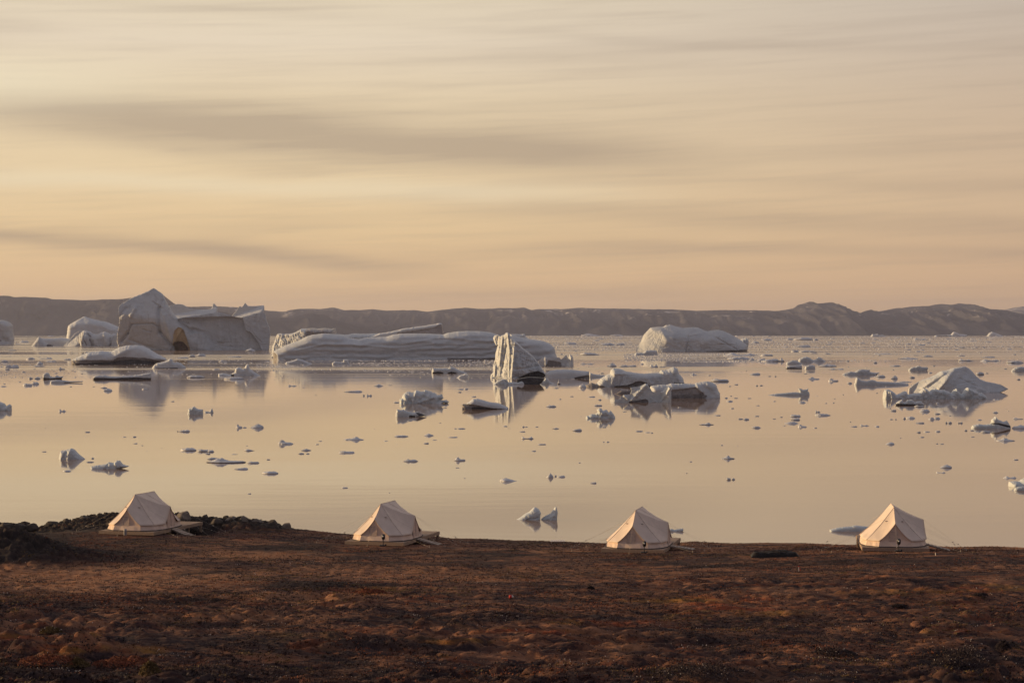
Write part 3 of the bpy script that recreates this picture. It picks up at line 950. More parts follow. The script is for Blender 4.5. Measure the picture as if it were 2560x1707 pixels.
berg('iceberg', 'striped twin-humped iceberg left of the tallest peak', 'iceberg', Z1,
     [(925, 975), (1010, 900), (1060, 830), (1100, 785), (1170, 745), (1240, 738), (1330, 755), (1385, 795), (1430, 795), (1480, 775), (1545, 757), (1600, 780), (1640, 805), (1665, 785), (1715, 790), (1728, 850), (1725, 975)],
     976, 130, R=90, noise=.10, flute=6, ff=.55, mats=[M['ice'], M['mud_shade']], seed=4,
     regions=[([(1180, 780), (1190, 778), (1262, 950), (1240, 950)], 1, -5), ([(1215, 765), (1222, 762), (1310, 960), (1290, 960)], 1, -5), ([(1150, 820), (1158, 815), (1215, 965), (1195, 965)], 1, -5), ([(1290, 790), (1310, 790), (1370, 830), (1360, 840)], 1, -6), ([(1330, 860), (1345, 855), (1400, 970), (1370, 970)], 1, -6), ([(1640, 930), (1665, 925), (1650, 975), (1620, 975)], 1, -6)],
     ridges=[(1240, 750, 1240, 960, 30, 30), (1310, 790, 1400, 960, 18, -35), (1560, 770, 1600, 950, 30, 25), (1640, 860, 1650, 960, 14, -28), (1030, 890, 1000, 960, 10, -16)],
     cuts=[(1235, 850, 105, 0.75, .9)],
     parts=[('snow_shelf', [(560, 975), (600, 850), (660, 862), (700, 858), (900, 850), (960, 855), (1040, 870), (1060, 975)], 974, 60, dict(R=60, noise=.06, mats=[M['snow']])),
            ('spur', [(462, 977), (500, 920), (560, 840), (575, 830), (600, 850), (660, 905), (720, 940), (790, 965), (805, 977)], 978, 70,
             dict(R=80, noise=.08, flute=5, ff=.6, mats=[M['ice'], M['dark']], cuts=[(570, 880, 50, .7, .8)], regions=[([(700, 945), (760, 935), (790, 978), (700, 978)], 1, -4)]))])
berg('iceberg', 'domed pale iceberg with a dark undercut in front of the tallest peak', 'iceberg', Z1,
     [(1052, 1245), (1050, 1185), (1075, 1165), (1120, 1140), (1300, 1060), (1500, 1040), (1560, 1050), (1650, 1045), (1690, 1020), (1770, 980), (1870, 960), (1990, 955), (2040, 958), (2110, 970), (2210, 1020), (2330, 1095), (2440, 1150), (2460, 1188), (2372, 1200), (2300, 1240)],
     1240, 160, R=110, noise=.06, mats=[M['snow'], M['dark'], M['mud_shade']], seed=5, ext=3,
     ridges=[(1650, 1060, 1300, 1110, 30, 18), (2000, 970, 1720, 1130, 40, 25), (2050, 970, 2350, 1150, 30, 18)],
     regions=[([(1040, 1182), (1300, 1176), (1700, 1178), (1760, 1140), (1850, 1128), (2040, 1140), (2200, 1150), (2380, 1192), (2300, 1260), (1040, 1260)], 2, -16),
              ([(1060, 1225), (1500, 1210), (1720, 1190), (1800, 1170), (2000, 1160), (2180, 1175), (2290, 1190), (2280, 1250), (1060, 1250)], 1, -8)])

# --- the tallest berg: peak, arch, saddle, crown
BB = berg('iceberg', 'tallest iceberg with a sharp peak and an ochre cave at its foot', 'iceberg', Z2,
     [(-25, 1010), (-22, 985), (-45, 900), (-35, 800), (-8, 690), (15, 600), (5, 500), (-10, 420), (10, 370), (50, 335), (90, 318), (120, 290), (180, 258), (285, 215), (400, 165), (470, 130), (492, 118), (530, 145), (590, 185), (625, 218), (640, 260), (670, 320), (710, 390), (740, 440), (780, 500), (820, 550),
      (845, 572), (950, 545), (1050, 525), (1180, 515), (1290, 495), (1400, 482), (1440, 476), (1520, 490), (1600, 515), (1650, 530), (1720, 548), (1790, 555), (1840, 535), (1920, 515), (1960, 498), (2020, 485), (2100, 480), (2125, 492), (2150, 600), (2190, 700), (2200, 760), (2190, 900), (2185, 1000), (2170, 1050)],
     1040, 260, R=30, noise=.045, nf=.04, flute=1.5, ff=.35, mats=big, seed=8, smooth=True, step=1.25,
     ridges=[(210, 650, 520, 640, 9, -30), (520, 640, 600, 690, 8, -26), (200, 650, 130, 780, 14, -38), (130, 780, 30, 900, 20, -53), (590, 420, 610, 760, 22, -45), (610, 760, 800, 1000, 26, -53),
             (640, 300, 600, 420, 20, -26), (500, 320, 640, 420, 10, -22), (1190, 530, 1200, 700, 14, -26), (860, 600, 1060, 760, 20, -49), (1060, 720, 1250, 780, 22, -49), (1250, 790, 1380, 920, 24, -57),
             (1400, 930, 1750, 930, 12, -34), (1700, 560, 1850, 780, 45, -60), (1850, 740, 1930, 770, 12, -49), (1930, 780, 2060, 930, 16, -60), (2080, 500, 2060, 700, 9, -38), (2010, 520, 2000, 760, 8, -22), (850, 580, 1000, 640, 12, -26),
             (1450, 960, 1850, 1000, 14, -30), (250, 420, 200, 520, 30, 30), (380, 730, 480, 760, 8, -22), (150, 880, 500, 1000, 20, -22), (0, 560, 120, 420, 26, -26), (700, 520, 780, 900, 30, 30), (1450, 560, 1480, 880, 50, 34)],
     cuts=[(560, 600, 245, -.40, .30), (300, 600, 240, -.02, .50), (1500, 700, 250, -.20, .5), (2120, 700, 200, -1.0, .3), (1900, 900, 230, .1, -.4)],
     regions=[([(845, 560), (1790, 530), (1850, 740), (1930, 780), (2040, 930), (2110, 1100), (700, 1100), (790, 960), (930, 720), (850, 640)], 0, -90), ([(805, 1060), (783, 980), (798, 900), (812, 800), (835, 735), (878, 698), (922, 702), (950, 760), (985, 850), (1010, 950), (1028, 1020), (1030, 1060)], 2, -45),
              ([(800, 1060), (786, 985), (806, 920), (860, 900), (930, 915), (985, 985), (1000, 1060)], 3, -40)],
     parts=[('saddle', [(700, 700), (705, 395), (740, 374), (775, 372), (800, 360), (850, 352), (920, 358), (970, 385), (1000, 412), (1100, 430), (1250, 436), (1320, 435), (1352, 410), (1365, 350), (1385, 345), (1415, 378), (1432, 420), (1436, 475), (1450, 700)], 1020, 110,
             dict(R=45, noise=.04, mats=[M['snow']], dback=300, jit=.05, label='smooth snowy saddle with one horn', cuts=[(1000, 560, 100, .2, 1.1)])),
            ('crown', [(1640, 700), (1640, 532), (1720, 440), (1750, 388), (1772, 385), (1787, 402), (1800, 385), (1838, 333), (1880, 380), (1950, 384), (2010, 382), (2110, 370), (2122, 400), (2122, 520), (2140, 700)], 1025, 90,
             dict(R=40, noise=.06, mats=[M['snow']], dback=230, jit=.15, label='spired snowy crown', cuts=[(1860, 560, 90, .35, .9)]))])

# --- long striated berg
LB = berg('iceberg', 'very long low iceberg with curving layers behind the sunlit pillar', 'iceberg', Z3,
     [(140, 825), (135, 700), (180, 670), (330, 600), (500, 540), (640, 470), (720, 450), (830, 437), (880, 431), (1000, 440), (1190, 460), (1260, 500), (1400, 516), (1480, 495), (1800, 480), (1900, 450), (2000, 435), (2200, 432), (2400, 433), (2640, 446), (2700, 425), (2860, 400), (3000, 396), (3180, 398), (3330, 415), (3400, 440), (3500, 470), (3700, 470), (3880, 512), (4100, 540), (4200, 580), (4270, 640), (4280, 690), (4300, 760), (4316, 800)],
     822, 240, R=120, noise=.02, nf=.03, strata=7, sf=.21, mats=[M['ice_mid'], M['mud_shade'], M['snow']], seed=12, step=1.45, jit=.12,
     ridges=[(210, 768, 1000, 742, 22, -16), (1000, 742, 2400, 745, 24, -14), (500, 680, 900, 592, 16, 15), (900, 592, 1350, 596, 16, 15), (1350, 596, 1900, 640, 16, 14), (1900, 640, 2500, 585, 16, 12), (2500, 585, 3400, 610, 18, 12), (2000, 600, 2600, 490, 16, 12), (2600, 490, 3300, 545, 18, 12), (3300, 545, 4200, 560, 18, 12), (2000, 690, 2850, 625, 20, 13), (2850, 625, 3400, 660, 20, 12)],
     regions=[([(130, 690), (215, 740), (222, 850), (130, 850)], 1, -20), ([(2700, 790), (3500, 788), (3500, 830), (2700, 830)], 1, -3)],
     parts=[('back_block', [(115, 760), (120, 640), (175, 500), (190, 438), (250, 430), (300, 440), (350, 434), (420, 430), (450, 420), (520, 385), (555, 358), (620, 360), (700, 352), (800, 360), (900, 352), (1000, 362), (1050, 358), (1062, 440), (1200, 450), (1330, 432), (1500, 436), (1700, 430), (1720, 700)], 800, 330,
             dict(R=60, noise=.10, flute=20, ff=.5, mats=[M['ice_mid'], M['shaded']], dback=330, label='rugged flat-topped block at the back', cuts=[(640, 420, 320, .62, .2)],
                  regions=[([(640, 352), (1060, 352), (1066, 450), (640, 470)], 1, -6)])),
            ('tilted_slab', [(1480, 700), (1560, 480), (1700, 430), (1850, 408), (2050, 360), (2352, 320), (2500, 296), (2600, 276), (2622, 300), (2642, 440), (2660, 700)], 800, 90,
             dict(R=26, noise=.10, mats=[M['snow'], M['shaded']], dback=200, label='tilted slab with a white top',
                  regions=[([(1950, 425), (2352, 368), (2500, 345), (2600, 296), (2650, 330), (2660, 460), (1950, 470)], 1, -8)])),
            ('far_end_lump', [(3600, 700), (3620, 445), (3700, 440), (3760, 446), (3830, 438), (3850, 480), (3900, 520), (3960, 700)], 800, 60, dict(R=30, noise=.15, mats=[M['snow']], dback=260))])

# --- pillar
berg('iceberg', 'golden sunlit pillar of fluted ice with a dark hollow at its right foot', 'iceberg', Z4,
     [(1328, 1092), (1335, 1040), (1372, 1000), (1365, 930), (1400, 800), (1405, 720), (1438, 605), (1412, 612), (1385, 560), (1368, 500), (1390, 460), (1440, 448), (1472, 470), (1492, 458), (1530, 450), (1560, 420), (1582, 414), (1610, 440), (1650, 500), (1700, 545), (1760, 600), (1800, 640), (1880, 700), (1950, 760), (2000, 820), (2060, 900), (2110, 980), (2140, 1020), (2142, 1060), (2110, 1085)],
     1092, 380, R=45, noise=.08, nf=.10, flute=13, ff=.45, mats=[M['ice_mid'], M['dark'], M['mud_shade']], seed=15, step=.75, ext=4,
     cuts=[(1678, 700, 370, 1.05, 0.10), (1690, 800, 370, -.70, .30), (1700, 1000, 368, -.5, -.3)], soft=.05,
     ridges=[(1640, 1060, 1690, 560, 14, 42), (1580, 420, 1610, 720, 14, 34), (1610, 720, 1600, 1060, 12, 20), (1510, 470, 1460, 900, 12, 26), (1560, 620, 1500, 1000, 20, -34), (1440, 480, 1400, 900, 16, -22), (1400, 900, 1390, 1060, 10, 26), (1700, 960, 2060, 900, 16, -16), (1720, 560, 1900, 760, 40, 12)],
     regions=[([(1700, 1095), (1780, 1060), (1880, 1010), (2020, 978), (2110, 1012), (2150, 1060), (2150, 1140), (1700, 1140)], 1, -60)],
     parts=[('wet_shaded_foot', [(1720, 1100), (1800, 1082), (1900, 1070), (2060, 1075), (2130, 1090), (2090, 1150), (2045, 1190)], 1182, 40, dict(R=20, noise=.2, mats=[M['dark']], label='black damp ice with painted overhang shade at the foot'))])
berg('iceberg', 'broken block with a curled horn just right of the sunlit pillar', 'iceberg', Z5,
     [(1085, 562), (1095, 488), (1140, 452), (1195, 423), (1225, 432), (1300, 428), (1400, 432), (1425, 460), (1450, 440), (1482, 402), (1500, 392), (1520, 425), (1518, 455), (1545, 392), (1560, 383), (1602, 424), (1608, 500), (1612, 582)],
     566, 70, R=45, noise=.2, mats=mid, seed=17, cuts=[(1200, 480, 66, .8, .3), (1560, 480, 60, 1.2, .2)],
     ridges=[(1200, 440, 1200, 550, 16, 22), (1440, 480, 1520, 500, 30, -26), (1300, 520, 1420, 555, 20, -16)],
     regions=[([(1240, 470), (1420, 500), (1440, 570), (1200, 570)], 2, -4)])
berg('iceberg', 'sleek low leaf-shaped floe right of the sunlit pillar', 'iceberg', Z5,
     [(1190, 740), (1195, 665), (1250, 630), (1350, 612), (1500, 608), (1620, 614), (1700, 625), (1835, 635), (1842, 685), (1845, 770)],
     742, 80, R=70, noise=.03, jit=.05, mats=[M['snow'], M['dark'], M['mud_shade']], seed=18, ext=3,
     regions=[([(1610, 730), (1700, 712), (1838, 690), (1850, 790), (1700, 770)], 2, -24)],
     parts=[('ice_foot', [(1835, 715), (1850, 650), (1900, 675), (2000, 690), (2120, 690), (2160, 715)], 718, 30, dict(R=22, noise=.05, mats=[M['snow']], label='thin pale ice shelf trailing right'))])
berg('floe', 'crumbled floe pile right in front of the sunlit pillar', 'floe', Z5,
     [(425, 830), (440, 815), (500, 770), (560, 750), (620, 755), (660, 800), (720, 792), (800, 795), (850, 778), (882, 800), (890, 838)],
     830, 45, R=30, noise=.25, mats=near, seed=19, ridges=[(600, 770, 640, 825, 14, -20)])
berg('floe', 'small spiky floe against the black foot of the sunlit pillar', 'floe', Z5,
     [(1080, 812), (1130, 780), (1175, 762), (1200, 733), (1232, 745), (1265, 790), (1325, 812)], 815, 30, R=24, noise=.25, mats=near, seed=20)
berg('floe', 'long low rugged floe floating before the long iceberg', 'floe', Z4,
     [(465, 1022), (465, 985), (480, 940), (560, 946), (640, 942), (700, 945), (740, 920), (790, 930), (860, 965), (920, 985), (985, 1012)],
     1018, 60, R=36, noise=.18, mats=mid, seed=21, regions=[([(480, 1002), (560, 992), (640, 1005), (640, 1030), (480, 1030)], 1, -12), ([(700, 1010), (760, 990), (830, 1010), (830, 1030), (700, 1030)], 1, -12)])
berg('floe', 'smooth rounded floe at the left foot of the sunlit pillar', 'floe', Z4,
     [(828, 1088), (880, 1050), (960, 1022), (1005, 1040), (1020, 1088)], 1085, 35, R=30, noise=.06, mats=[M['snow']], seed=22)

# --- middle
berg('iceberg', 'fan-shaped scalloped iceberg standing alone on the calm water', 'iceberg', Z4,
     [(-20, 1462), (0, 1440), (-12, 1400), (30, 1378), (35, 1350), (60, 1312), (95, 1290), (130, 1285), (170, 1298), (200, 1290), (235, 1264), (270, 1272), (300, 1282), (330, 1282), (365, 1262), (400, 1268), (450, 1280), (480, 1300), (515, 1302), (548, 1336), (590, 1330), (620, 1318), (628, 1352), (642, 1386), (605, 1412), (650, 1412), (690, 1408), (722, 1438), (692, 1470), (645, 1450), (640, 1462)],
     1462, 110, R=80, noise=.16, flute=10, ff=.30, mats=near, seed=23, jit=.5,
     ridges=[(20, 1455, 30, 1390, 10, 26), (170, 1450, 90, 1300, 22, -22), (190, 1450, 240, 1290, 14, 16), (300, 1420, 420, 1300, 26, -20), (290, 1440, 560, 1350, 22, 22), (560, 1440, 600, 1350, 14, -18)])
berg('floe', 'jagged low floe just in front of the fan-shaped iceberg', 'floe', A2,
     [(1283, 302), (1283, 265), (1295, 230), (1330, 238), (1350, 230), (1400, 252), (1440, 262), (1480, 255), (1530, 272), (1572, 291), (1480, 302)],
     300, 34, R=22, noise=.22, mats=near, seed=24, regions=[([(1405, 305), (1410, 285), (1460, 290), (1470, 305)], 1, -6), ([(1465, 262), (1500, 262), (1572, 290), (1500, 290)], 1, -5)])
berg('iceberg', 'tilted slab iceberg with a white top and black underside', 'iceberg', Z5,
     [(-28, 1150), (-30, 1118), (20, 1112), (80, 1078), (130, 1043), (200, 1036), (290, 1060), (370, 1085), (500, 1100), (600, 1140), (648, 1166), (655, 1195)],
     1192, 85, R=60, noise=.06, mats=[M['snow'], M['dark'], M['mud_shade']], seed=25, ext=2,
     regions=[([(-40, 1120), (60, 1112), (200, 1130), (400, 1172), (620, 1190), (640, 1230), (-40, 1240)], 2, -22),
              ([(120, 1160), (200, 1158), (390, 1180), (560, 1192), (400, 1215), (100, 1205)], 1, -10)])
berg('iceberg', 'knobbly crouching iceberg between the fan-shaped and front sculpted ice', 'iceberg', Z5,
     [(1788, 1330), (1795, 1290), (1828, 1290), (1870, 1262), (1930, 1262), (1962, 1240), (1952, 1200), (1985, 1174), (2020, 1178), (2045, 1214), (2092, 1194), (2130, 1240), (2153, 1208), (2190, 1250), (2220, 1298), (2224, 1330)],
     1328, 80, R=45, noise=.25, nf=.12, mats=near, seed=26, ridges=[(1900, 1280, 2100, 1300, 16, -16), (2040, 1230, 2000, 1310, 16, 18)])

# --- right middle group
berg('iceberg', 'ribbed swaybacked iceberg with a dark belly behind the sculpted ice', 'iceberg', Z6,
     [(25, 1000), (30, 975), (100, 940), (160, 962), (220, 890), (300, 838), (345, 822), (358, 772), (390, 750), (430, 752), (480, 757), (560, 790), (700, 812), (800, 822), (900, 815), (1000, 808), (1030, 775), (1100, 770), (1160, 745), (1200, 732), (1250, 755), (1270, 822), (1320, 880), (1342, 945), (1342, 1000)],
     1000, 150, R=75, noise=.08, flute=7, ff=.35, mats=mid, seed=27, step=.9,
     ridges=[(400, 840, 360, 980, 20, 16), (520, 840, 470, 980, 14, -14), (800, 840, 900, 960, 30, 16), (350, 822, 800, 830, 12, 14)],
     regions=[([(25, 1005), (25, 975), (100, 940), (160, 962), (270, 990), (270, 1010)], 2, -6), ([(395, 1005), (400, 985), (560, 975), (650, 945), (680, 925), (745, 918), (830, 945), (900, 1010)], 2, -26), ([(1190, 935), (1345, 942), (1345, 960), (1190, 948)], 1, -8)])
berg('iceberg', 'thick rounded slab iceberg with a dark undercut side, right of the sculpted ice', 'iceberg', Z6,
     [(880, 1050), (890, 985), (1000, 972), (1100, 970), (1150, 955), (1300, 950), (1400, 955), (1470, 960), (1500, 945), (1580, 930), (1640, 923), (1720, 940), (1768, 975), (1792, 1040), (1818, 1090), (1818, 1155)],
     1152, 120, R=70, noise=.12, mats=[M['ice_mid'], M['shaded'], M['mud_shade']], seed=28, ridges=[(1480, 960, 1560, 1060, 20, 20), (1600, 1000, 1700, 1100, 30, -14)],
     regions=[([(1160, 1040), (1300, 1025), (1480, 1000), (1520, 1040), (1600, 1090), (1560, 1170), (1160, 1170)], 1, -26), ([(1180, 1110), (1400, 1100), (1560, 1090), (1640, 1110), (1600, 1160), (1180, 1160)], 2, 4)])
berg('iceberg', 'sculpted front iceberg with a leaning slab and an upright fin', 'iceberg', Z6,
     [(402, 1212), (410, 1166), (440, 1172), (470, 1160), (500, 1125), (530, 1105), (580, 1098), (612, 1100), (632, 1060), (618, 1008), (700, 998), (760, 986), (820, 954), (852, 960), (880, 1010), (912, 1062), (960, 1080), (1060, 1052), (1092, 1010), (1120, 985), (1172, 996), (1162, 1050), (1158, 1205)],
     1210, 110, R=45, noise=.14, mats=near, seed=29, step=.7, cuts=[(780, 1090, 105, .5, .2), (1110, 1100, 90, .9, .1)],
     ridges=[(830, 970, 640, 1170, 30, 34), (890, 1060, 800, 1190, 24, -24), (960, 1100, 1040, 1180, 40, -34), (1150, 1000, 1030, 1190, 20, 26), (540, 1120, 600, 1180, 20, 20), (600, 1180, 640, 1120, 12, -26)],
     regions=[([(600, 1195), (700, 1185), (820, 1160), (860, 1180), (860, 1215), (600, 1215)], 2, -10)])
berg('floe', 'dull greenish lump of ice peeping out behind the sculpted iceberg', 'floe', Z6,
     [(395, 1094), (440, 1078), (500, 1048), (560, 1045), (625, 1038), (640, 1094)], 1094, 30, R=26, noise=.2, mats=[M['mud_shade']], seed=30)
berg('iceberg', 'large smooth dome iceberg on the right, in front of the far shore', 'iceberg', Z6,
     [(690, 527), (720, 462), (770, 370), (800, 300), (840, 258), (890, 206), (960, 200), (1060, 195), (1090, 176), (1150, 167), (1220, 190), (1320, 212), (1450, 202), (1520, 205), (1600, 240), (1650, 256), (1700, 246), (1770, 236), (1850, 248), (1950, 290), (2050, 350), (2092, 372), (2180, 440), (2182, 525)],
     528, 320, R=190, noise=.045, nf=.03, mats=[M['ice'], M['dark'], M['snow']], seed=31, step=1.1, jit=.1,
     soft=.3, cuts=[(1080, 300, 300, .75, .5), (1400, 300, 300, -.08, 1.6), (1750, 240, 130, -.1, 2.4), (2100, 450, 240, -1.2, .5)],
     ridges=[(1370, 320, 1340, 525, 7, -16), (1700, 320, 2010, 500, 9, -18), (1000, 205, 1080, 380, 40, 20), (1640, 260, 1380, 310, 14, 18), (2010, 370, 2010, 520, 7, -14), (1780, 430, 1990, 440, 7, -12), (1660, 320, 1730, 360, 12, -14), (1850, 260, 1560, 420, 40, 16)],
     regions=[([(1330, 320), (1362, 320), (1348, 530), (1335, 530)], 0, -3), ([(1560, 524), (2185, 500), (2185, 540), (1560, 540)], 1, -4)],
     parts=[('snow_cone', [(2060, 500), (2075, 380), (2100, 365), (2140, 350), (2165, 345), (2185, 358), (2203, 395), (2192, 470), (2182, 522)], 522, 60, dict(R=35, noise=.25, mats=[M['snow'], M['dark']], label='crumbly white cone at the right end'))])
berg('floe', 'two-tiered slab floe at the left foot of the smooth dome', 'floe', Z6,
     [(665, 582), (690, 545), (790, 542), (820, 515), (880, 510), (972, 514), (985, 560), (985, 582)], 580, 40, R=24, noise=.12, mats=mid, seed=32)

# --- right
berg('iceberg', 'broad beehive iceberg with a sunlit rib on the far right', 'iceberg', Z8,
     [(548, 760), (560, 668), (640, 600), (740, 545), (880, 495), (960, 460), (1030, 410), (1150, 390), (1220, 360), (1320, 344), (1400, 337), (1450, 360), (1512, 410), (1560, 470), (1622, 525), (1720, 565), (1860, 590), (1960, 620), (2056, 678), (2000, 705), (1900, 742), (1750, 760)],
     735, 260, R=150, noise=.05, mats=mid, seed=33, step=.8, ext=3,
     soft=.25, cuts=[(1020, 560, 250, .8, .5), (1100, 560, 262, -.35, .55)],
     ridges=[(1200, 380, 960, 660, 30, 34), (1140, 400, 830, 640, 18, -26), (1040, 420, 740, 660, 20, 22), (1420, 400, 1200, 640, 50, -16), (1500, 560, 1620, 690, 40, 16), (1300, 520, 1560, 640, 12, -10), (1250, 600, 1500, 560, 12, -10)])
berg('iceberg', 'low comb of icy pinnacles in front of the beehive iceberg', 'iceberg', Z8,
     [(160, 826), (165, 745), (190, 690), (215, 683), (240, 682), (270, 690), (320, 720), (370, 762), (430, 735), (480, 705), (520, 715), (540, 757), (600, 750), (640, 735), (670, 740), (700, 735), (740, 690), (770, 664), (800, 668), (830, 680), (860, 716), (900, 685), (940, 668), (1000, 690), (1050, 688), (1090, 690), (1160, 720), (1190, 742), (1220, 700), (1250, 680), (1270, 668), (1290, 700), (1320, 737), (1350, 752), (1390, 690), (1415, 668), (1440, 653), (1480, 668), (1510, 690), (1570, 700), (1620, 745), (1650, 730), (1720, 785), (1738, 828)],
     826, 90, R=50, noise=.18, flute=9, ff=.45, mats=near, seed=34, step=.7, jit=.5,
     ridges=[(255, 700, 285, 815, 12, 16), (215, 720, 230, 815, 12, -14)])
berg('floe', 'three-lobed dark-bottomed floe in front of the comb of pinnacles', 'floe', Z8,
     [(350, 905), (370, 880), (400, 860), (450, 834), (480, 880), (505, 872), (530, 840), (600, 838), (650, 872), (690, 860), (740, 860), (795, 925)],
     922, 50, R=30, noise=.25, mats=near, seed=35, regions=[([(345, 925), (350, 895), (440, 900), (600, 905), (795, 915), (795, 935)], 1, -8)])
berg('iceberg', 'cracked shell-shaped ice block near the right edge', 'iceberg', Z8,
     [(1495, 1262), (1510, 1225), (1560, 1212), (1600, 1202), (1680, 1215), (1740, 1205), (1790, 1198), (1800, 1135), (1830, 1115), (1858, 1088), (1885, 1120), (1912, 1142), (1980, 1168), (2030, 1150), (2060, 1190), (2088, 1235), (2090, 1275)],
     1272, 70, R=36, noise=.2, mats=near, seed=36, regions=[([(1790, 1188), (1900, 1190), (2000, 1215), (2090, 1235), (2090, 1262), (2000, 1245), (1880, 1208), (1790, 1202)], 1, -16)])
berg('iceberg', 'white ice mass cropped by the right edge below the beehive', 'iceberg', A4,
     [(2212, 800), (2215, 750), (2260, 742), (2300, 748), (2340, 722), (2400, 690), (2480, 640), (2560, 650), (2640, 720), (2700, 800)],
     798, 110, R=50, noise=.16, mats=near, seed=37, parts=[('crumbling_foot', [(2255, 835), (2270, 805), (2300, 795), (2352, 790), (2420, 792), (2500, 835)], 832, 30, dict(R=20, noise=.3, mats=[M['ice_near']], label='crumbly low foot'))])
berg('iceberg', 'rounded ice lump cropped by the left edge on the calm water', 'iceberg', A1,
     [(-240, 320), (-200, 280), (-130, 215), (-60, 222), (0, 235), (40, 250), (58, 276), (88, 256), (106, 270), (107, 318)],
     318, 60, R=36, noise=.15, mats=near, seed=38)
berg('iceberg', 'pale double-lumped ice block on calm water below the cave berg', 'iceberg', A1,
     [(1722, 352), (1732, 300), (1760, 288), (1782, 276), (1806, 296), (1830, 304), (1866, 305), (1867, 352)], 350, 36, R=24, noise=.18, mats=near, seed=39)
berg('floe', 'little floe with an upright knob beside the double-lumped block', 'floe', A1,
     [(1878, 338), (1884, 322), (1925, 328), (1935, 305), (1950, 296), (1962, 332), (1960, 340)], 336, 16, R=12, noise=.2, mats=near, seed=40)
berg('iceberg', 'whale-backed ice lump nearest the first tent, on the left', 'iceberg', A1,
     [(543, 768), (548, 720), (560, 684), (600, 678), (630, 670), (656, 661), (685, 672), (722, 712), (785, 762), (770, 772)],
     766, 62, R=45, noise=.14, mats=near, seed=41, ridges=[(620, 690, 590, 760, 10, -12), (655, 670, 640, 760, 14, 14)])
berg('iceberg', 'long low floe with a crested right end above the first tent', 'iceberg', A1,
     [(830, 856), (838, 828), (880, 818), (930, 814), (970, 806), (1000, 788), (1045, 796), (1072, 774), (1100, 772), (1130, 808), (1188, 826), (1170, 836), (1100, 852)],
     852, 50, R=34, noise=.12, mats=near, seed=42, ridges=[(1060, 790, 1100, 850, 10, 14), (1000, 800, 980, 850, 12, -10)])
berg('iceberg', 'pointed fin of ice left of its near twin, off the shore', 'iceberg', S39,
     [(510, 738), (525, 700), (560, 700), (640, 660), (720, 615), (860, 508), (980, 448), (1080, 350), (1130, 316), (1200, 338), (1270, 388), (1300, 450), (1328, 500), (1305, 560), (1300, 650), (1290, 720)],
     700, 190, R=150, noise=.12, nf=.08, mats=near, seed=43, step=.55, cuts=[(1100, 400, 120, .35, 1.0)], ridges=[(1100, 360, 700, 660, 50, 25), (1280, 620, 900, 680, 30, -40)],
     regions=[([(600, 720), (760, 690), (1100, 690), (1300, 700), (1300, 760), (600, 760)], 2, -10)])
berg('iceberg', 'sail-shaped slim fin of ice right of its near twin, off the shore', 'iceberg', S39,
     [(1305, 702), (1340, 660), (1380, 620), (1440, 585), (1520, 540), (1600, 500), (1645, 438), (1700, 370), (1742, 308), (1772, 314), (1802, 400), (1816, 480), (1802, 590), (1792, 715)],
     700, 150, R=110, noise=.12, nf=.08, mats=near, seed=44, step=.55, cuts=[(1740, 420, 110, .7, .5)], ridges=[(1760, 330, 1400, 680, 30, 20), (1700, 560, 1420, 700, 30, 22)])
berg('iceberg', 'long smooth floe beside the last tent on the right', 'iceberg', (2110, 1240, 8.4),
     [(-310, 745), (-300, 700), (-240, 680), (-150, 660), (0, 640), (160, 628), (200, 612), (300, 612), (380, 628), (530, 634), (700, 660), (760, 745)],
     742, 90, R=60, noise=.05, mats=near, seed=45)
berg('floe', 'bone-shaped floe peeping out behind the third tent', 'floe', (1480, 1240, 8.4),
     [(1560, 735), (1580, 690), (1680, 680), (1730, 705), (1790, 685), (1870, 672), (1890, 662), (1926, 702), (1900, 745)], 738, 50, R=34, noise=.1, mats=near, seed=46)
# --- far line
berg('iceberg', 'tiny glowing far iceberg on the waterline below the right mountains', 'iceberg', Z7,
     [(2060, 146), (2072, 130), (2095, 96), (2120, 104), (2150, 98), (2186, 92), (2198, 120), (2260, 108), (2330, 146)], 144, 40, R=22, noise=.3, mats=[M['snow']], seed=47, ext=2)
berg('iceberg', 'thin flat far iceberg with a white cone near the right edge', 'iceberg', A6,
     [(1545, 364), (1560, 350), (1640, 348), (1700, 344), (1720, 320), (1742, 320), (1775, 338), (1842, 344), (1846, 364)], 362, 26, R=14, noise=.2, mats=[M['snow'], M['mud_shade']], seed=48, ext=2,
     regions=[([(1575, 352), (1700, 350), (1700, 366), (1575, 366)], 1, -2)])
berg('iceberg', 'small white far mound on the waterline at the right', 'iceberg', A6,
     [(2018, 360), (2040, 330), (2066, 318), (2100, 330), (2160, 352), (2166, 360)], 358, 24, R=18, noise=.1, mats=[M['snow']], seed=49, ext=2)
# --- scattered middle-distance rugged ones
berg('floe', 'saddle-backed bluish floe right of the smooth dome', 'floe', Z7,
     [(878, 548), (900, 500), (960, 475), (1012, 464), (1060, 480), (1130, 522), (1180, 510), (1200, 473), (1250, 480), (1300, 515), (1338, 545)], 550, 50, R=36, noise=.1, mats=mid, seed=50)
berg('floe', 'low rounded bluish floe under the saddle-backed floe', 'floe', Z7,
     [(680, 588), (700, 555), (780, 530), (860, 532), (945, 580)], 588, 40, R=34, noise=.1, mats=mid, seed=51)
berg('floe', 'pale sunlit-cornered floe block in the cluster below the saddle-backed floe', 'floe', Z7,
     [(985, 690), (1000, 625), (1060, 605), (1130, 605), (1160, 625), (1168, 690)], 676, 40, R=26, noise=.16, mats=mid, seed=52)
berg('floe', 'dark-bellied flat floe at the left of the small cluster', 'floe', Z7,
     [(680, 672), (684, 632), (740, 615), (840, 606), (945, 605), (948, 672)], 668, 34, R=22, noise=.14, mats=mid, seed=53, regions=[([(680, 652), (760, 645), (900, 655), (946, 660), (946, 680), (680, 680)], 1, -6)])
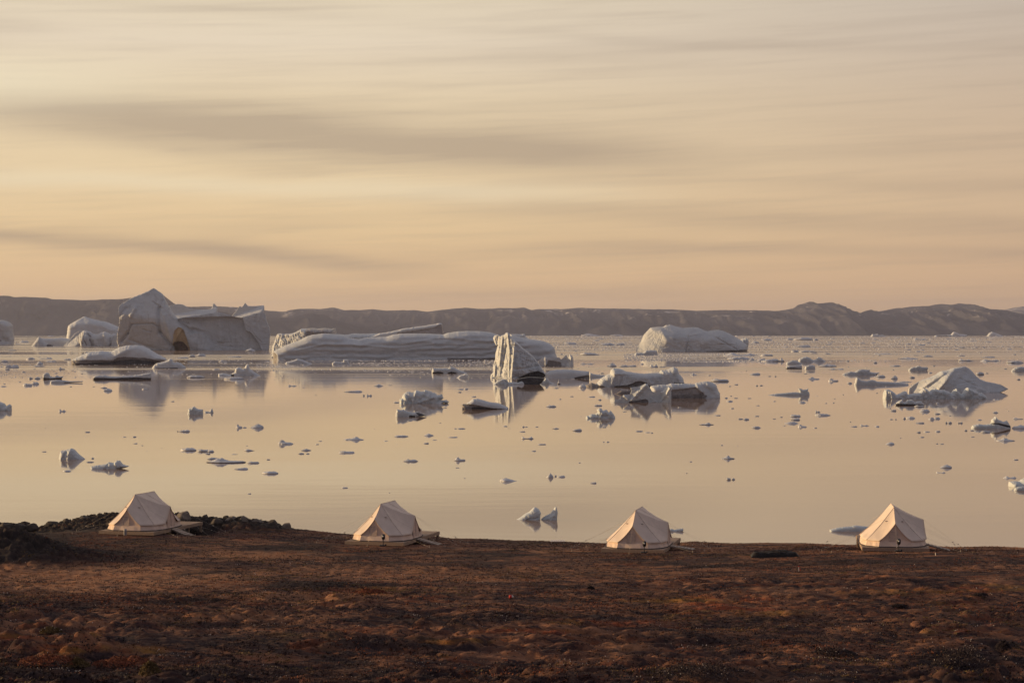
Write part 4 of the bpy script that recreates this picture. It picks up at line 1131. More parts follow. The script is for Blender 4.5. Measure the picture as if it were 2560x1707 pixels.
berg('floe', 'ragged spear-like floe left of the beehive iceberg', 'floe', Z7,
     [(1602, 760), (1640, 735), (1720, 710), (1800, 716), (1840, 695), (1870, 680), (1930, 672), (2000, 680), (2060, 680), (2050, 712), (2140, 728), (2222, 726), (2160, 768)], 764, 50, R=30, noise=.2, mats=mid, seed=54)
berg('floe', 'long pale floe with a raised left end, left of the beehive iceberg', 'floe', Z7,
     [(1796, 935), (1812, 870), (1832, 808), (1862, 815), (1912, 852), (2000, 862), (2100, 840), (2180, 872), (2360, 878), (2560, 890), (2686, 908), (2690, 935)], 930, 50, R=34, noise=.1, mats=mid, seed=55)
berg('floe', 'lens-shaped floe carrying a winged lump, on calm water', 'floe', Z7,
     [(396, 1092), (450, 1082), (520, 1070), (650, 1060), (780, 1045), (900, 1046), (895, 1020), (884, 985), (940, 990), (960, 1008), (1000, 1002), (1052, 980), (1045, 1030), (1068, 1050), (1072, 1098)], 1096, 40, R=30, noise=.1, mats=near, seed=56)
berg('floe', 'frilly white floe left of the beehive top', 'floe', Z8,
     [(545, 405), (555, 375), (600, 350), (650, 345), (700, 320), (730, 340), (760, 345), (840, 350), (845, 372), (830, 402)], 402, 30, R=22, noise=.25, mats=mid, seed=57)
berg('floe', 'white rubble block cropped by the right edge above the beehive tail', 'floe', Z8,
     [(2095, 405), (2130, 370), (2180, 345), (2240, 340), (2320, 350), (2420, 380), (2440, 405)], 412, 40, R=30, noise=.3, mats=mid, seed=58)
berg('floe', 'two-humped white floe right of the dark-undercut dome on the left', 'floe', Z2,
     [(470, 1300), (500, 1250), (540, 1222), (640, 1200), (690, 1180), (740, 1153), (775, 1170), (792, 1216), (850, 1204), (900, 1222), (960, 1268), (975, 1304)], 1302, 60, R=44, noise=.1, mats=[M['snow'], M['dark']], seed=59, regions=[([(540, 1293), (860, 1288), (860, 1310), (540, 1310)], 1, -4)])
berg('floe', 'spiky floe with two upright knobs below the cave berg', 'floe', Z2,
     [(1445, 1400), (1450, 1372), (1520, 1366), (1600, 1385), (1640, 1378), (1688, 1352), (1692, 1300), (1740, 1280), (1790, 1298), (1815, 1315), (1845, 1262), (1862, 1242), (1892, 1238), (1912, 1310), (1990, 1360), (2062, 1402)], 1405, 60, R=36, noise=.16, mats=[M['snow'], M['dark']], seed=60,
     regions=[([(1640, 1380), (1680, 1380), (1690, 1410), (1640, 1410)], 1, -6)])
berg('floe', 'long thin floe with a raised right end and blue-black base', 'floe', Z1,
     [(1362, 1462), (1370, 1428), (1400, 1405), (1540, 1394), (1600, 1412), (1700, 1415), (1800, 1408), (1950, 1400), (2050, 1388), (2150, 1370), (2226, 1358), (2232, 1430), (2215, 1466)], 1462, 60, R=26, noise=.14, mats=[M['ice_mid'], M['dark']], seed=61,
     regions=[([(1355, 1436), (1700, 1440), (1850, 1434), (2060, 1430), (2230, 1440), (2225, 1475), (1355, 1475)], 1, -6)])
berg('floe', 'boot-shaped floe with a round knob near the left edge', 'floe', Z1,
     [(628, 1458), (632, 1392), (658, 1366), (690, 1360), (725, 1372), (742, 1418), (800, 1425), (838, 1396), (862, 1410), (890, 1416), (930, 1416), (905, 1458)], 1456, 36, R=24, noise=.12, mats=[M['ice_near'], M['dark']], seed=62, regions=[([(626, 1432), (760, 1445), (915, 1432), (905, 1470), (626, 1470)], 1, -5)])
berg('floe', 'flat white tongue of ice just below the boot-shaped floe', 'floe', Z1,
     [(735, 1512), (750, 1478), (830, 1466), (940, 1472), (1020, 1485), (1215, 1484), (1216, 1500), (960, 1512)], 1510, 36, R=24, noise=.05, mats=[M['snow']], seed=63, ext=2)
berg('floe', 'peaked white growler at the left front of the long iceberg', 'floe', Z3,
     [(308, 885), (330, 850), (420, 832), (490, 803), (520, 806), (562, 814), (640, 850), (725, 884)], 880, 44, R=32, noise=.1, mats=[M['snow']], seed=64)
berg('floe', 'pair of sunlit knobs joined at the base, before the long iceberg', 'floe', Z3,
     [(998, 888), (1010, 860), (1040, 843), (1120, 852), (1160, 848), (1172, 815), (1232, 813), (1242, 850), (1262, 885)], 886, 30, R=22, noise=.2, mats=[M['snow']], seed=65)
# ------------------------------------------------------------------ small floes
def floe_mesh(kind, seed):
    """unit floe: 1 wide, 1 tall, flat water line at z = 0"""
    r = np.random.default_rng(seed)
    nt, nr = 30, 9
    th = np.linspace(0, 2 * np.pi, nt, endpoint=False)
    rim = 1 + 0.16 * fbm(np.cos(th) * 1.6 + seed, np.sin(th) * 1.6, oct=3, seed=seed)
    rad = np.linspace(0, 1, nr + 1)[1:] ** 0.8
    X = [0.0]; Yv = [0.0]; Rr = [0.0]
    for q in rad:
        X += list(q * rim * np.cos(th)); Yv += list(q * rim * np.sin(th)); Rr += [q] * nt
    X, Yv, Rr = np.array(X) * .5, np.array(Yv) * .5, np.array(Rr)
    n = fbm(X * 5 + seed, Yv * 5, oct=4, seed=seed + 1)
    fine = fbm(X * 14, Yv * 10 + seed, oct=3, seed=seed + 2)
    k = (1 - Rr ** 6)
    if kind == 'f':
        H = k * (0.62 + 0.30 * n + 0.10 * fine + 0.25 * r.uniform(-1, 1) * X * 2)
    elif kind == 'l':
        H = (1 - Rr ** 3) * (0.72 + 0.50 * n + 0.16 * fine)
    elif kind == 'k':
        c = r.uniform(-.30, .30)
        H = k * (0.40 + 0.16 * n + .07 * fine) + 0.62 * np.exp(-(((X - c) / .17) ** 2 + (Yv / .24) ** 2) ** 1.6) * (1 + .5 * n + .2 * fine)
    elif kind == 'p':
        c = r.uniform(-.18, .18)
        H = np.maximum(0, 1 - np.hypot((X - c) * 2.1, Yv * 1.9)) ** .9 * (1 + .22 * n + .1 * fine) + k * .12
    else:
        c1, c2 = r.uniform(-.38, -.2), r.uniform(.18, .36)
        H = k * (0.22 + .1 * n) + .75 * np.exp(-((X - c1) / .13) ** 2 - (Yv / .25) ** 2) + r.uniform(.35, .8) * np.exp(-((X - c2) / .12) ** 2 - (Yv / .25) ** 2) + .06 * fine
    H = H / max(H.max(), .01)
    H[Rr >= 0.999] = -0.35
    co = np.stack([X, Yv, H], 1)
    F = []
    for j in range(nt):
        F.append((0, 1 + j, 1 + (j + 1) % nt))
    for a in range(nr - 1):
        for j in range(nt):
            p, q = 1 + a * nt + j, 1 + a * nt + (j + 1) % nt
            F.append((p, p + nt, q + nt)); F.append((p, q + nt, q))
    return mesh_np('floe', co, np.array(F), [M['ice_floe'], M['dark']], kind in 'l')


def floe_ice():
    m, t, p, _ = mat('floe_ice')
    g = t.n('ShaderNodeNewGeometry').outputs['Position']
    n1 = t.noise(t.mapping(g, scale=(1, .3, 1)), 0.5, 4, 0.6)
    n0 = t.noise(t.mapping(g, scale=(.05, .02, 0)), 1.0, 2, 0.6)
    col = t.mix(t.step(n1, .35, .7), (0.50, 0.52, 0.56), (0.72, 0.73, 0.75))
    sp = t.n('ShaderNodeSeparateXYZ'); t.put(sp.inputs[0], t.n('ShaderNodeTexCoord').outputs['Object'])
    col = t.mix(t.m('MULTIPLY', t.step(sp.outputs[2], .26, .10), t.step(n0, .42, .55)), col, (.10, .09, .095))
    t.put(p.inputs['Base Color'], col)
    p.inputs['Roughness'].default_value = .55
    return m


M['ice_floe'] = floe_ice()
PROTO = {k: [floe_mesh(k, 100 + 7 * i + ord(k)) for i in range(n)] for k, n in (('f', 6), ('l', 6), ('k', 5), ('p', 4), ('t', 4))}

# (left, right, top, water row, kind) in the units of each measured strip
FL = {
 (0, 800, 3.675): [(235, 325, 338, 362, 'f'), (345, 480, 348, 358, 'f'), (410, 485, 336, 358, 'l'), (415, 525, 368, 380, 'f'), (325, 400, 372, 408, 'p'), (292, 422, 416, 428, 'f'),
   (0, 75, 360, 384, 'l'), (35, 120, 396, 440, 'l'), (98, 178, 394, 440, 'l'), (40, 92, 440, 458, 'f'), (525, 600, 430, 455, 'k'), (258, 312, 516, 540, 'p'), (316, 372, 512, 540, 'l'),
   (195, 236, 468, 480, 'f'), (175, 270, 180, 206, 'l'), (575, 658, 350, 366, 'f'), (772, 822, 286, 302, 'l'), (1705, 1890, 500, 530, 'f'), (2050, 2250, 516, 545, 'f'),
   (1728, 1800, 302, 340, 'l'), (1800, 1895, 294, 334, 'l'), (2240, 2352, 252, 288, 'p'), (130, 205, 215, 226, 'f'), (60, 160, 272, 282, 'f'), (1950, 2020, 444, 455, 'f'), (2005, 2090, 370, 384, 'f'),
   (1595, 1740, 336, 352, 'f'), (2080, 2230, 328, 342, 'f'), (165, 200, 564, 571, 'f'), (0, 62, 602, 611, 'f'), (20, 55, 583, 589, 'f'), (300, 330, 445, 453, 'f'), (500, 530, 484, 491, 'f'), (740, 765, 487, 495, 'f'),
   (1300, 1370, 622, 638, 'f'), (430, 500, 140, 152, 'f'), (0, 26, 420, 432, 'l')],
 (0, 940, 3.675): [(208, 300, 62, 92, 'f'), (285, 362, 45, 80, 'l'), (638, 662, 92, 100, 'f'), (848, 876, 93, 98, 'f'), (918, 990, 98, 114, 'p'), (945, 1032, 106, 142, 'l'), (535, 612, 302, 330, 't'),
   (1565, 1605, 228, 236, 'f'), (1640, 1752, 490, 515, 'f'), (1626, 1640, 498, 512, 'l'), (775, 832, 507, 518, 'f'), (1212, 1255, 550, 562, 'f'), (1125, 1162, 554, 560, 'f'), (1222, 1266, 614, 622, 'f'),
   (2165, 2232, 440, 480, 'k'), (2232, 2270, 464, 476, 'f'), (2290, 2435, 438, 482, 'p'), (1655, 1810, 655, 690, 'f'), (1810, 1925, 668, 698, 'f'), (1905, 1970, 672, 700, 'l'), (1885, 1937, 702, 718, 'f'),
   (2120, 2190, 714, 720, 'f'), (1900, 2006, 742, 768, 'l'), (1876, 2265, 756, 806, 'k'), (2265, 2386, 780, 804, 'f'), (2145, 2286, 840, 860, 'f'), (380, 430, 689, 697, 'f'), (835, 868, 744, 760, 'l'),
   (787, 866, 782, 794, 'f'), (574, 657, 862, 878, 'f'), (2238, 2352, 670, 690, 'p'), (2262, 2275, 636, 644, 'l'), (2270, 2311, 1074, 1083, 'f'), (1295, 1320, 633, 639, 'f')],
 (640, 960, 3.675): [(285, 380, 6, 22, 't'), (1075, 1170, 0, 22, 'p'), (1208, 1252, 6, 12, 'f'), (797, 985, 58, 76, 'f'), (978, 1000, 92, 112, 'l'), (1004, 1068, 90, 114, 't'), (545, 556, 95, 103, 'l'),
   (1842, 1915, 42, 52, 'f'), (1910, 1952, 30, 50, 'l'), (1848, 1890, 68, 78, 'f'), (1970, 2028, 110, 119, 'f'), (1256, 1330, 160, 174, 'f'), (1715, 1755, 214, 221, 'f'), (1385, 1440, 332, 339, 'f'),
   (1680, 1702, 353, 358, 'f'), (195, 352, 514, 558, 'k'), (228, 256, 553, 562, 'f'), (404, 512, 594, 614, 'p'), (386, 446, 627, 644, 'l'), (458, 492, 630, 643, 'l'), (545, 580, 547, 556, 'f'), (568, 608, 519, 525, 'f'),
   (797, 995, 485, 518, 'k'), (1170, 1216, 518, 524, 'f'), (1260, 1404, 468, 486, 'f'), (1533, 1637, 455, 478, 'p'), (1617, 1663, 509, 515, 'f'), (1755, 1857, 483, 492, 'f'), (1537, 1592, 535, 549, 'f'),
   (1815, 1850, 403, 411, 'f'), (1845, 1927, 402, 413, 'f'), (2264, 2314, 382, 391, 'f'), (755, 912, 612, 636, 'f'), (1352, 1492, 686, 716, 'l'), (1808, 1926, 668, 710, 'k'), (1828, 1873, 763, 770, 'f'),
   (92, 132, 687, 696, 'f'), (50, 212, 798, 828, 'f'), (784, 846, 943, 957, 'f'), (1908, 1925, 859, 865, 'f'), (2232, 2412, 862, 898, 'p'), (1218, 1236, 993, 999, 'f'), (422, 452, 28, 33, 'f')],
 (1280, 1000, 3.675): [(80, 205, 336, 360, 't'), (232, 316, 399, 411, 'f'), (171, 223, 461, 471, 'f'), (62, 127, 284, 293, 'f'), (89, 120, 236, 250, 'l'), (118, 146, 241, 248, 'f'), (210, 244, 240, 247, 'f'), (364, 437, 254, 266, 'p'),
   (550, 646, 261, 286, 'f'), (830, 852, 380, 388, 'f'), (862, 897, 377, 388, 'f'), (1128, 1207, 279, 290, 'f'), (1213, 1275, 293, 299, 'f'), (1272, 1297, 294, 304, 'f'), (1712, 1857, 207, 231, 'k'), (1852, 1922, 135, 144, 'f'),
   (2067, 2130, 165, 178, 'f'), (2122, 2180, 161, 184, 'l'), (2196, 2288, 238, 260, 'f'), (2226, 2274, 141, 151, 'f'), (1916, 2052, 508, 546, 'k'), (1965, 2012, 710, 736, 'l'), (2012, 2053, 712, 734, 'l'), (1626, 1658, 560, 567, 'f'),
   (311, 385, 668, 718, 'p'), (385, 412, 684, 704, 'f'), (412, 491, 690, 710, 'f'), (713, 781, 751, 767, 'f'), (1010, 1058, 102, 108, 'f'), (1913, 1940, 409, 417, 'f'), (606, 633, 570, 577, 'f'), (748, 832, 38, 56, 'f'),
   (312, 410, 42, 66, 'l'), (820, 868, 244, 253, 'f'), (1520, 1560, 62, 70, 'f'), (1595, 1614, 667, 673, 'f'), (1968, 2032, 2, 16, 'f'), (2008, 2040, 68, 79, 'f'), (2240, 2276, 45, 52, 'f')],
 (1920, 1000, 3.675): [(1563, 1700, 592, 628, 'p'), (1538, 1636, 658, 671, 't'), (2248, 2304, 540, 551, 'f'), (2152, 2288, 700, 722, 't'), (1072, 1168, 384, 408, 'p'), (752, 822, 236, 247, 'f'), (838, 935, 224, 240, 't'), (980, 1026, 232, 247, 'l'),
   (272, 362, 224, 252, 'k'), (413, 455, 251, 259, 'f'), (146, 286, 194, 220, 'l'), (205, 298, 168, 188, 'f'), (195, 304, 130, 156, 'l'), (420, 583, 120, 146, 'f'), (428, 484, 92, 116, 't'), (104, 138, 151, 159, 'f'), (38, 74, 167, 174, 'f'),
   (1208, 1226, 343, 350, 'f'), (140, 162, 229, 236, 'f'), (1112, 1152, 170, 180, 'f'), (1165, 1182, 167, 182, 'l'), (750, 765, 194, 202, 'f'), (276, 352, 8, 28, 'l'), (592, 612, 20, 28, 'f'), (522, 542, 24, 32, 'f'), (42, 78, 6, 13, 'f')],
 (1280, 820, 3.675): [(620, 855, 44, 74, 'p'), (895, 1032, 54, 74, 'f'), (788, 960, 124, 160, 'l'), (930, 1040, 132, 158, 'f'), (474, 592, 122, 150, 'l'), (612, 810, 214, 250, 'f'), (438, 470, 228, 246, 'l'), (865, 965, 312, 355, 'p'), (975, 1080, 330, 356, 'l'),
   (1050, 1148, 336, 354, 'f'), (1255, 1350, 326, 362, 't'), (1350, 1424, 352, 362, 'f'), (616, 768, 318, 333, 't'), (1635, 1700, 412, 432, 'k'), (1818, 2000, 456, 492, 'f'), (2172, 2286, 407, 428, 'f'), (1173, 1212, 320, 333, 'f'), (1925, 2250, 222, 256, 't'), (1958, 2200, 256, 292, 'f'),
   (2180, 2228, 264, 298, 'l'), (2245, 2352, 268, 304, 'l'), (2190, 2280, 118, 140, 'p'), (2040, 2080, 510, 521, 'f'), (2238, 2262, 516, 532, 'l'), (2270, 2306, 520, 530, 'f'), (1990, 2014, 526, 536, 'l'), (1796, 1830, 428, 436, 'f'), (380, 428, 545, 554, 'f'),
   (415, 445, 470, 516, 'k'), (610, 690, 500, 548, 'l'), (805, 850, 408, 418, 'f'), (428, 455, 646, 655, 'f'), (528, 568, 622, 630, 'f'), (690, 768, 624, 634, 'f'), (785, 826, 648, 662, 'p'), (1955, 1986, 632, 645, 'l'), (2038, 2078, 638, 645, 'f'), (1968, 2030, 664, 676, 'f'),
   (2166, 2200, 640, 647, 'f'), (2000, 2022, 618, 626, 'f'), (2240, 2274, 708, 714, 'f'), (700, 750, 640, 700, 'z')],
 (1900, 740, 3.564): [(0, 120, 370, 398, 'l'), (228, 300, 366, 392, 'l'), (290, 480, 358, 394, 'f'), (470, 524, 370, 396, 'l'), (290, 460, 430, 456, 'f'), (274, 345, 472, 500, 'l'), (340, 520, 480, 500, 'f'), (438, 520, 502, 514, 'f'), (560, 635, 506, 518, 'f'), (0, 122, 510, 534, 'f'),
   (0, 180, 550, 584, 'f'), (170, 226, 540, 584, 'p'), (600, 756, 640, 656, 't'), (880, 942, 408, 424, 'l'), (1008, 1185, 510, 520, 'f'), (1355, 1505, 370, 392, 't'), (1375, 1480, 426, 442, 'f'), (1380, 1432, 484, 496, 'l'), (1345, 1430, 524, 532, 'f'), (1440, 1545, 520, 542, 'l'),
   (1215, 1412, 542, 562, 'l'), (1755, 1830, 524, 536, 'f'), (1955, 2100, 534, 548, 'f'), (1755, 1905, 556, 580, 't'), (1950, 2140, 560, 582, 't'), (2185, 2352, 570, 598, 'f'), (1145, 1260, 612, 628, 'f'), (1004, 1048, 578, 598, 'l'), (1535, 1562, 612, 625, 'l'), (765, 795, 570, 582, 'l'),
   (425, 532, 718, 742, 'k'), (604, 706, 730, 760, 'k'), (772, 824, 762, 780, 'f'), (1160, 1232, 700, 738, 'p'), (1030, 1120, 692, 722, 'l'), (1328, 1382, 710, 730, 'l'), (1204, 1364, 756, 768, 'f'), (1920, 2000, 662, 700, 'l'), (1500, 1535, 674, 686, 'f'), (2004, 2036, 680, 690, 'f'),
   (2284, 2318, 732, 746, 'f'), (1750, 1830, 448, 462, 'f'), (1905, 1945, 450, 462, 'l'), (1975, 2010, 448, 464, 'l'), (1840, 1940, 392, 402, 'f'), (1175, 1198, 652, 660, 'f'), (2165, 2202, 640, 652, 'f'), (70, 100, 708, 716, 'f'), (125, 150, 708, 718, 'f'), (515, 690, 596, 630, 'l'), (385, 425, 686, 694, 'f')],
 (2180, 860, 6.03): [(632, 800, 912, 948, 'f'), (715, 876, 958, 1020, 'l'), (272, 372, 976, 1010, 'f'), (925, 1040, 1032, 1058, 'f'), (462, 512, 1086, 1128, 'l'), (505, 655, 1084, 1122, 'f'), (850, 950, 1086, 1138, 'l'), (930, 1032, 1084, 1128, 'l'), (648, 798, 1170, 1196, 'f'),
   (1098, 1140, 1155, 1195, 'l'), (1135, 1208, 1156, 1196, 'f'), (1288, 1372, 1156, 1196, 't'), (1808, 1908, 1008, 1038, 'l'), (42, 114, 1228, 1248, 'f'), (668, 738, 1308, 1336, 'f'), (770, 882, 1308, 1326, 'f'), (948, 1034, 1298, 1322, 'f'), (706, 794, 1390, 1406, 'f'), (192, 350, 1474, 1514, 'p'),
   (955, 1000, 1490, 1504, 'f'), (1016, 1086, 1494, 1508, 'f'), (1576, 1664, 1126, 1146, 'l'), (1388, 1440, 1278, 1308, 'l'), (1460, 1544, 1288, 1306, 'f'), (1632, 1792, 1298, 1334, 'f'), (2110, 2292, 1108, 1134, 'k'), (1868, 2156, 1408, 1462, 'k'), (2100, 2400, 1205, 1275, 'l'), (1475, 1552, 1390, 1400, 'f'),
   (1815, 1922, 826, 840, 't'), (845, 910, 422, 438, 'f'), (2176, 2240, 520, 538, 'f'), (250, 292, 962, 974, 'f'), (1155, 1196, 1072, 1084, 'f'), (54, 92, 732, 742, 'f'), (960, 1020, 866, 902, 'l')],
}

LM = [("the cropped square-cut iceberg", 40, 830), ("the striped twin humps", 215, 850), ("the undercut dome", 300, 905), ("the ochre cave", 455, 885), ("the long thin raised floe", 305, 945),
      ("the boot-shaped floe", 130, 943), ("the spiky knobbed floe", 600, 935), ("the long iceberg's left end", 720, 900), ("the long iceberg's middle", 930, 900), ("the sunlit pillar", 1290, 945),
      ("the fan-shaped iceberg", 1050, 1000), ("the white-topped tilted slab", 1215, 1020), ("the crouching knobbly iceberg", 1500, 1045), ("the sculpted slab-and-fin", 1610, 1000), ("the swaybacked iceberg", 1590, 940), ("the dark-undercut thick slab", 1740, 985),
      ("the smooth dome", 1720, 870), ("the saddle-backed floe", 2030, 900), ("the beehive iceberg", 2400, 960), ("the comb of pinnacles", 2330, 995), ("the cracked shell block", 2500, 1065),
      ("the lens-shaped floe", 1975, 985), ("the double-lumped block", 490, 1028), ("the whale-backed lump", 180, 1145), ("the crested long floe", 275, 1168), ("the first tent", 350, 1235), ("the second tent", 970, 1250),
      ("the twin fins", 1340, 1290), ("the third tent", 1610, 1265), ("the last tent", 2230, 1260), ("the peaked ridge floe", 565, 1155), ("the low lumpy floe pair", 765, 1125), ("the knob-ended floe", 1820, 1140),
      ("the right mountains' foot", 2300, 850), ("the open middle bay", 1100, 1110), ("the open right bay", 2050, 1150), ("the bright far lane", 1420, 862)]
SHAPE = {'f': 'flat', 'l': 'lumpy', 'k': 'knobbed', 'p': 'peaked', 't': 'two-humped'}
ORD = ['first', 'second', 'third', 'fourth', 'fifth', 'sixth', 'seventh', 'eighth', 'ninth', 'tenth', 'eleventh', 'twelfth', 'thirteenth', 'fourteenth']
FLOES = []
kk = 0
for (ox, oy, s), rows in FL.items():
    for (l, rr, t, b, kd) in rows:
        if kd == 'z': continue
        px, pw = ox + (l + rr) / 2 / s, (rr - l) / s
        wy, ph = oy + b / s, (b - t) / s
        if ph * 1.0 > 2 and oy > 900: wy -= ph * 0.12
        d = CZ * FP / (wy - HY)
        wid = pw / FP * d
        dep = min(wid * 0.55, 14 + wid * .2)
        hh = ph / FP * d
        D = d + dep * .5
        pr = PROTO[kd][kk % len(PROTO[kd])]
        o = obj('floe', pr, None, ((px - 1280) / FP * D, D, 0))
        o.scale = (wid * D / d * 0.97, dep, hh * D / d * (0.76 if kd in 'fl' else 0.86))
        FLOES.append((o, px, wy, pw, kd))
        kk += 1

# larger pieces of the far drift, right of the long iceberg
r_ = np.random.default_rng(77)
far = []
tries = 0
while len(far) < 60 and tries < 4000:
    tries += 1
    px = r_.uniform(1380, 2600); wy = 841 + 50 * r_.random() ** 1.5
    if px < 1950 and 855 < wy: continue
    if any(abs(px - q[1]) < (q[3] / 2 + 9) and abs(wy - q[2]) < 3 for q in FLOES): continue
    pw = r_.uniform(5, 20); ph = r_.uniform(1.4, 3.2)
    kd = 'flktlp'[r_.integers(0, 6)]
    d = CZ * FP / (wy - HY)
    wid, hh = pw / FP * d, ph / FP * d
    dep = min(wid * .6, 30)
    o = obj('floe', PROTO[kd][tries % len(PROTO[kd])], None, ((px - 1280) / FP * d, d, 0))
    o.scale = (wid, dep, hh)
    far.append(o)
    FLOES.append((o, px, wy, pw, kd))

groups = {}
for o, px, wy, pw, kd in FLOES:
    best = min(LM, key=lambda q: abs(q[1] - px) / 1.4 + abs(q[2] - wy) * 1.2)
    ddx, ddy = px - best[1], (wy - best[2]) * 1.6
    if abs(ddx) > abs(ddy): rel = 'right of' if ddx > 0 else 'left of'
    else: rel = 'nearer than' if ddy > 0 else 'beyond'
    size = 'tiny' if pw < 16 else ('small' if pw < 40 else 'longer')
    groups.setdefault((size, SHAPE[kd], rel, best[0]), []).append((px, o))
for (size, shp, rel, lm), mem in groups.items():
    mem.sort(key=lambda q: q[0])
    n = len(mem)
    for i, (px, o) in enumerate(mem):
        if n == 1: lab = f"{size} {shp} ice floe {rel} {lm}"
        elif n == 2: lab = f"{'left' if i == 0 else 'right'} one of two {size} {shp} floes {rel} {lm}"
        elif i == 0: lab = f"leftmost of the {size} {shp} floes {rel} {lm}"
        elif i == n - 1: lab = f"rightmost of the {size} {shp} floes {rel} {lm}"
        else: lab = f"{ORD[i]} from left, {size} {shp} floes {rel} {lm}"
        tag(o, lab, 'floe', 'small ice floes drifting on the bay')


# ------------------------------------------------------------------ brash: crushed ice nobody could count
def brash():
    r = np.random.default_rng(5)
    px, wy = [], []
    def add(n, x0, x1, y0, y1, f, pw=1.0):
        x = r.uniform(x0, x1, n); y = y0 + (y1 - y0) * r.random(n) ** pw
        m = fbm(x / f[0], y / f[1], oct=3, seed=f[2])
        k = r.random(n) < np.clip((m - f[3]) * f[4], 0, 1)
        px.append(x[k]); wy.append(y[k])
    add(26000, 1250, 2760, 839.6, 880, (260, 3.2, 4, -.12, 3.0), 1.0)
    add(15000, 1380, 2760, 840, 872, (420, 2.0, 24, .0, 3.2), .9)
    add(9000, 1380, 2760, 868, 906, (240, 4.5, 6, .02, 3.2), 1.1)
    add(7000, 1560, 1900, 884, 906, (200, 6, 7, -.5, 3))
    add(9000, 640, 1290, 899, 930, (160, 4.5, 8, -.25, 3.0), 1.2)
    add(2500, -200, 720, 840, 876, (300, 3, 9, .18, 3), 1.0)
    add(12000, -200, 760, 884, 945, (170, 2.2, 10, .10, 2.6), 1.0)
    add(5200, 560, 1500, 905, 950, (220, 2.4, 11, .08, 3), 1.0)
    add(1500, 1700, 2760, 900, 1000, (180, 5, 12, .12, 3), 1.5)
    add(420, -200, 2760, 960, 1130, (300, 40, 13, 0, 3), 1.6)
    px, wy = np.concatenate(px), np.concatenate(wy)
    n = len(px)
    d = CZ * FP / (wy - HY)
    x = (px - 1280) / FP * d
    # each piece has a real size; the farther ones that show are larger
    w_ = (1.3 + 5.0 * r.random(n) ** 3) * d / FP * .5
    h_ = w_ * (0.16 + 0.5 * r.random(n) ** 2)
    a = r.random(n) * 6.28
    k = 5
    th = np.arange(k) * 2 * np.pi / k
    rx = w_[:, None] * (0.7 + .5 * r.random((n, k)))
    bx = x[:, None] + rx * np.cos(th + a[:, None])
    by = d[:, None] + rx * np.sin(th + a[:, None]) * .8
    base = np.stack([bx, by, np.full_like(bx, -.05)], -1)
    cx = x[:, None] + (bx - x[:, None]) * .55 + (w_ * .3 * (r.random(n) - .5))[:, None]
    cy = d[:, None] + (by - d[:, None]) * .55
    top = np.stack([cx, cy, h_[:, None] * (0.5 + .6 * r.random((n, k)))], -1)
    co = np.concatenate([base, top], 1).reshape(-1, 3)
    f = []
    for j in range(k):
        q = (j + 1) % k
        f += [(j, q, k + q), (j, k + q, k + j)]
    f += [(k, k + 1, k + 2), (k, k + 2, k + 3), (k, k + 3, k + 4)]
    f = np.array(f)
    fc = (np.arange(n)[:, None, None] * (2 * k) + f[None]).reshape(-1, 3)
    tag(obj('brash_ice', mesh_np('brash_ice', co, fc, [M['brash']], False)), 'crushed brash ice spread in bands over the far water', kind='stuff')


M['brash'] = flat_mat('brash_ice', (0.60, 0.60, 0.61), 0.7, 0.25, .02)
brash()
# ------------------------------------------------------------------ camp
class MB:
    def __init__(s):
        s.v, s.f = [], []

    def box(s, c, sz, rot=None):
        c = Vector(c)
        k = len(s.v)
        for a in (-1, 1):
            for b in (-1, 1):
                for d in (-1, 1):
                    p = Vector((a * sz[0] / 2, b * sz[1] / 2, d * sz[2] / 2))
                    if rot is not None: p = rot @ p
                    s.v.append(c + p)
        for f in ((0, 1, 3, 2), (4, 6, 7, 5), (0, 4, 5, 1), (2, 3, 7, 6), (0, 2, 6, 4), (1, 5, 7, 3)):
            s.f.append(tuple(k + i for i in f))
        return s

    def bar(s, a, b, w, h=None):
        a, b = Vector(a), Vector(b)
        dv = b - a
        q = dv.to_track_quat('X', 'Z').to_matrix()
        return s.box((a + b) / 2, (dv.length, w, h or w), q)

    def tube(s, pts, r, n=6):
        pts = [Vector(p) for p in pts]
        rr = r if isinstance(r, (list, tuple)) else [r] * len(pts)
        k = len(s.v)
        for i, p in enumerate(pts):
            dv = (pts[min(i + 1, len(pts) - 1)] - pts[max(i - 1, 0)])
            q = dv.to_track_quat('Z', 'Y').to_matrix()
            for j in range(n):
                a = 6.28318 * j / n
                s.v.append(p + q @ Vector((math.cos(a) * rr[i], math.sin(a) * rr[i], 0)))
        for i in range(len(pts) - 1):
            for j in range(n):
                a, b = k + i * n + j, k + i * n + (j + 1) % n
                s.f.append((a, b, b + n, a + n))
        s.f.append(tuple(k + j for j in range(n))[::-1])
        s.f.append(tuple(k + (len(pts) - 1) * n + j for j in range(n)))
        return s

    def poly(s, pts):
        k = len(s.v)
        s.v += [Vector(p) for p in pts]
        s.f.append(tuple(range(k, k + len(pts))))
        return s

    def build(s, name, m, parent=None, smooth=False, bevel=0.0):
        me = bpy.data.meshes.new(name)
        me.from_pydata([tuple(v) for v in s.v], [], s.f)
        me.materials.append(m)
        bm = bmesh.new(); bm.from_mesh(me)
        bmesh.ops.recalc_face_normals(bm, faces=bm.faces)
        if bevel: bmesh.ops.bevel(bm, geom=list(bm.edges), offset=bevel, segments=1, affect='EDGES')
        bm.to_mesh(me); bm.free()
        for p in me.polygons: p.use_smooth = smooth
        o = bpy.data.objects.new(name, me)
        C.objects.link(o)
        if parent is not None: o.parent = parent
        return o


FLZ = 0.0           # tent-local z of the deck top
EZ, GZ, RZ = 0.44, 1.66, 2.66
RIDGE = 1.62


